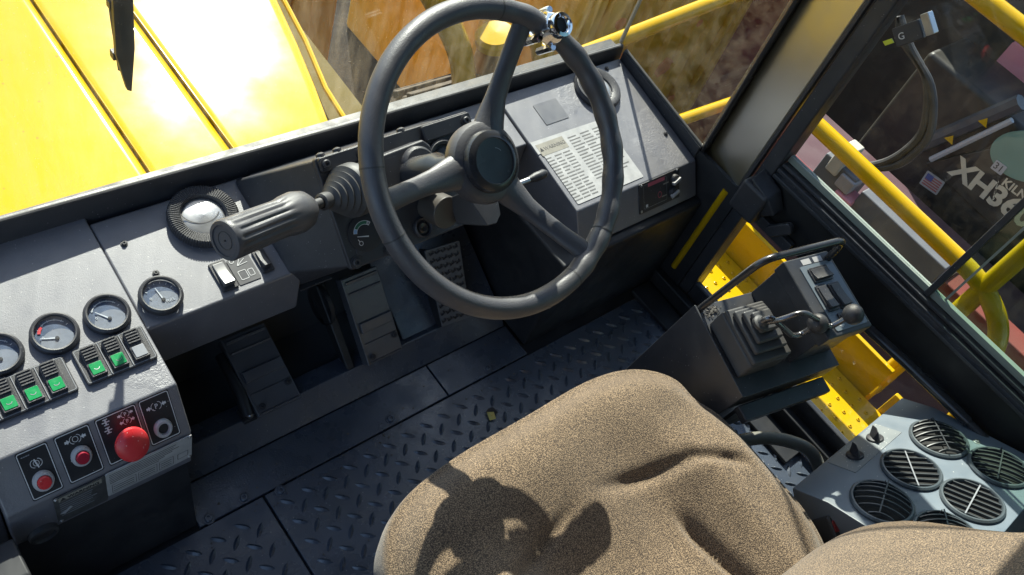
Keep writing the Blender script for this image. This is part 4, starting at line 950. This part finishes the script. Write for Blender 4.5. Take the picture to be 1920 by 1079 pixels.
TY = mat('dusty_tyre', (.07, .055, .04), .8, var=.5, vs=6, bump=.6, bs=40, bd=.01, dust=.6, dust_col=(.13, .1, .065))
RM = RY(90)
add('carcass', G().lathe([(.25, -.22), (.5, -.24), (.56, -.18), (.57, 0), (.56, .18), (.5, .24), (.25, .22)], 48, RM, cap=False), TY, tr)
for k in range(36):
    a = 2*pi*k/36
    add('lug', G().box(.555, .585, -.018, .018, -.2, .2, RM @ RZ(math.degrees(a))), TY, tr, bevel=.004)
oy = thing('ochre_container', 'grimy ochre ribbed container with rust spots seen through the corner glass', 'container', loc=(3.45, 2.0, -1.9))
OCH = mat('grimy_ochre_paint', (.85, .48, .045), .5, var=.3, vs=3, dust=.5, dust_col=(.3, .19, .07), bump=.25, bs=40); RST = mat('rust_patch', (.75, .25, .07), .8, var=.4, vs=20)
add('body', G().box(-.65, .72, 0, 1.6, 0, 1.95), OCH, oy, bevel=.02)
x = -.63
while x < .66:
    w_ = random.choice((.05, .07, .11)); add('rib', G().prism([(x, 0), (x+w_, 0), (x+w_-.012, -.028), (x+.012, -.028)], .06, 1.9), OCH, oy, bevel=.003); x += w_+random.choice((.03, .05, .08))
for x, z, r in ((-.28, .95, .05), (.12, .80, .06), (.10, .62, .028), (.24, 1.05, .022), (-.42, 1.2, .035), (.35, .5, .04)):
    add('rust_spot', G().prism([(x+r*cos(a*pi/7)*random.uniform(.75, 1.15), z+r*sin(a*pi/7)*random.uniform(.75, 1.15)) for a in range(14)], .030, .034, RX(90)), RST, oy)
add('lower_rail', G().box(-.66, .73, -.05, 0, 0, .10), BLK, oy, bevel=.01)
g = G()
for k in range(520):
    x = random.uniform(1.6, 6.5); y = random.uniform(-.5, 5.0); r = random.uniform(.008, .035)
    g.hull([(x+random.uniform(-r, r), y+random.uniform(-r, r), -1.9+random.uniform(0, r)) for _ in range(8)])
st_ = add('gravel', g, mat('yard_gravel', (.12, .105, .085), .9, var=.6, vs=3)); st_['kind'] = 'stuff'; st_['label'] = 'loose grey gravel scattered over the dark yard'; st_['category'] = 'gravel'
CONC = mat('pale_concrete', (.42, .4, .37), .85, var=.25)
for x, y, l, lb in ((5.05, 2.05, -60, 'pale concrete block on the yard nearer the windshield corner'), (5.6, 1.9, -62, 'pale concrete block on the yard close beside the black pillar')):
    tag(add('kerb_block', G().box(-.07, .07, -.16, .16, 0, .12, T(x, y, -1.9) @ RZ(l)), CONC, bevel=.02), lb, 'block', 'concrete blocks on the yard')
# small scrap on the floor
sc = thing('floor_scrap', 'small torn yellow and black scrap on the tread plate', 'scrap', loc=(.868, .462, .003))
add('yellow_bit', G().hull([(-.010, -.008, 0), (.002, -.012, .004), (.006, .002, .006), (-.006, .009, .004), (-.004, -.002, .009)]), mat('pale_yellow_scrap', (.6, .5, .15), .6), sc)
add('black_bit', G().hull([(.002, -.004, 0), (.014, -.003, .005), (.012, .012, .004), (.0, .013, .007), (-.008, .010, .002)]), INK, sc)
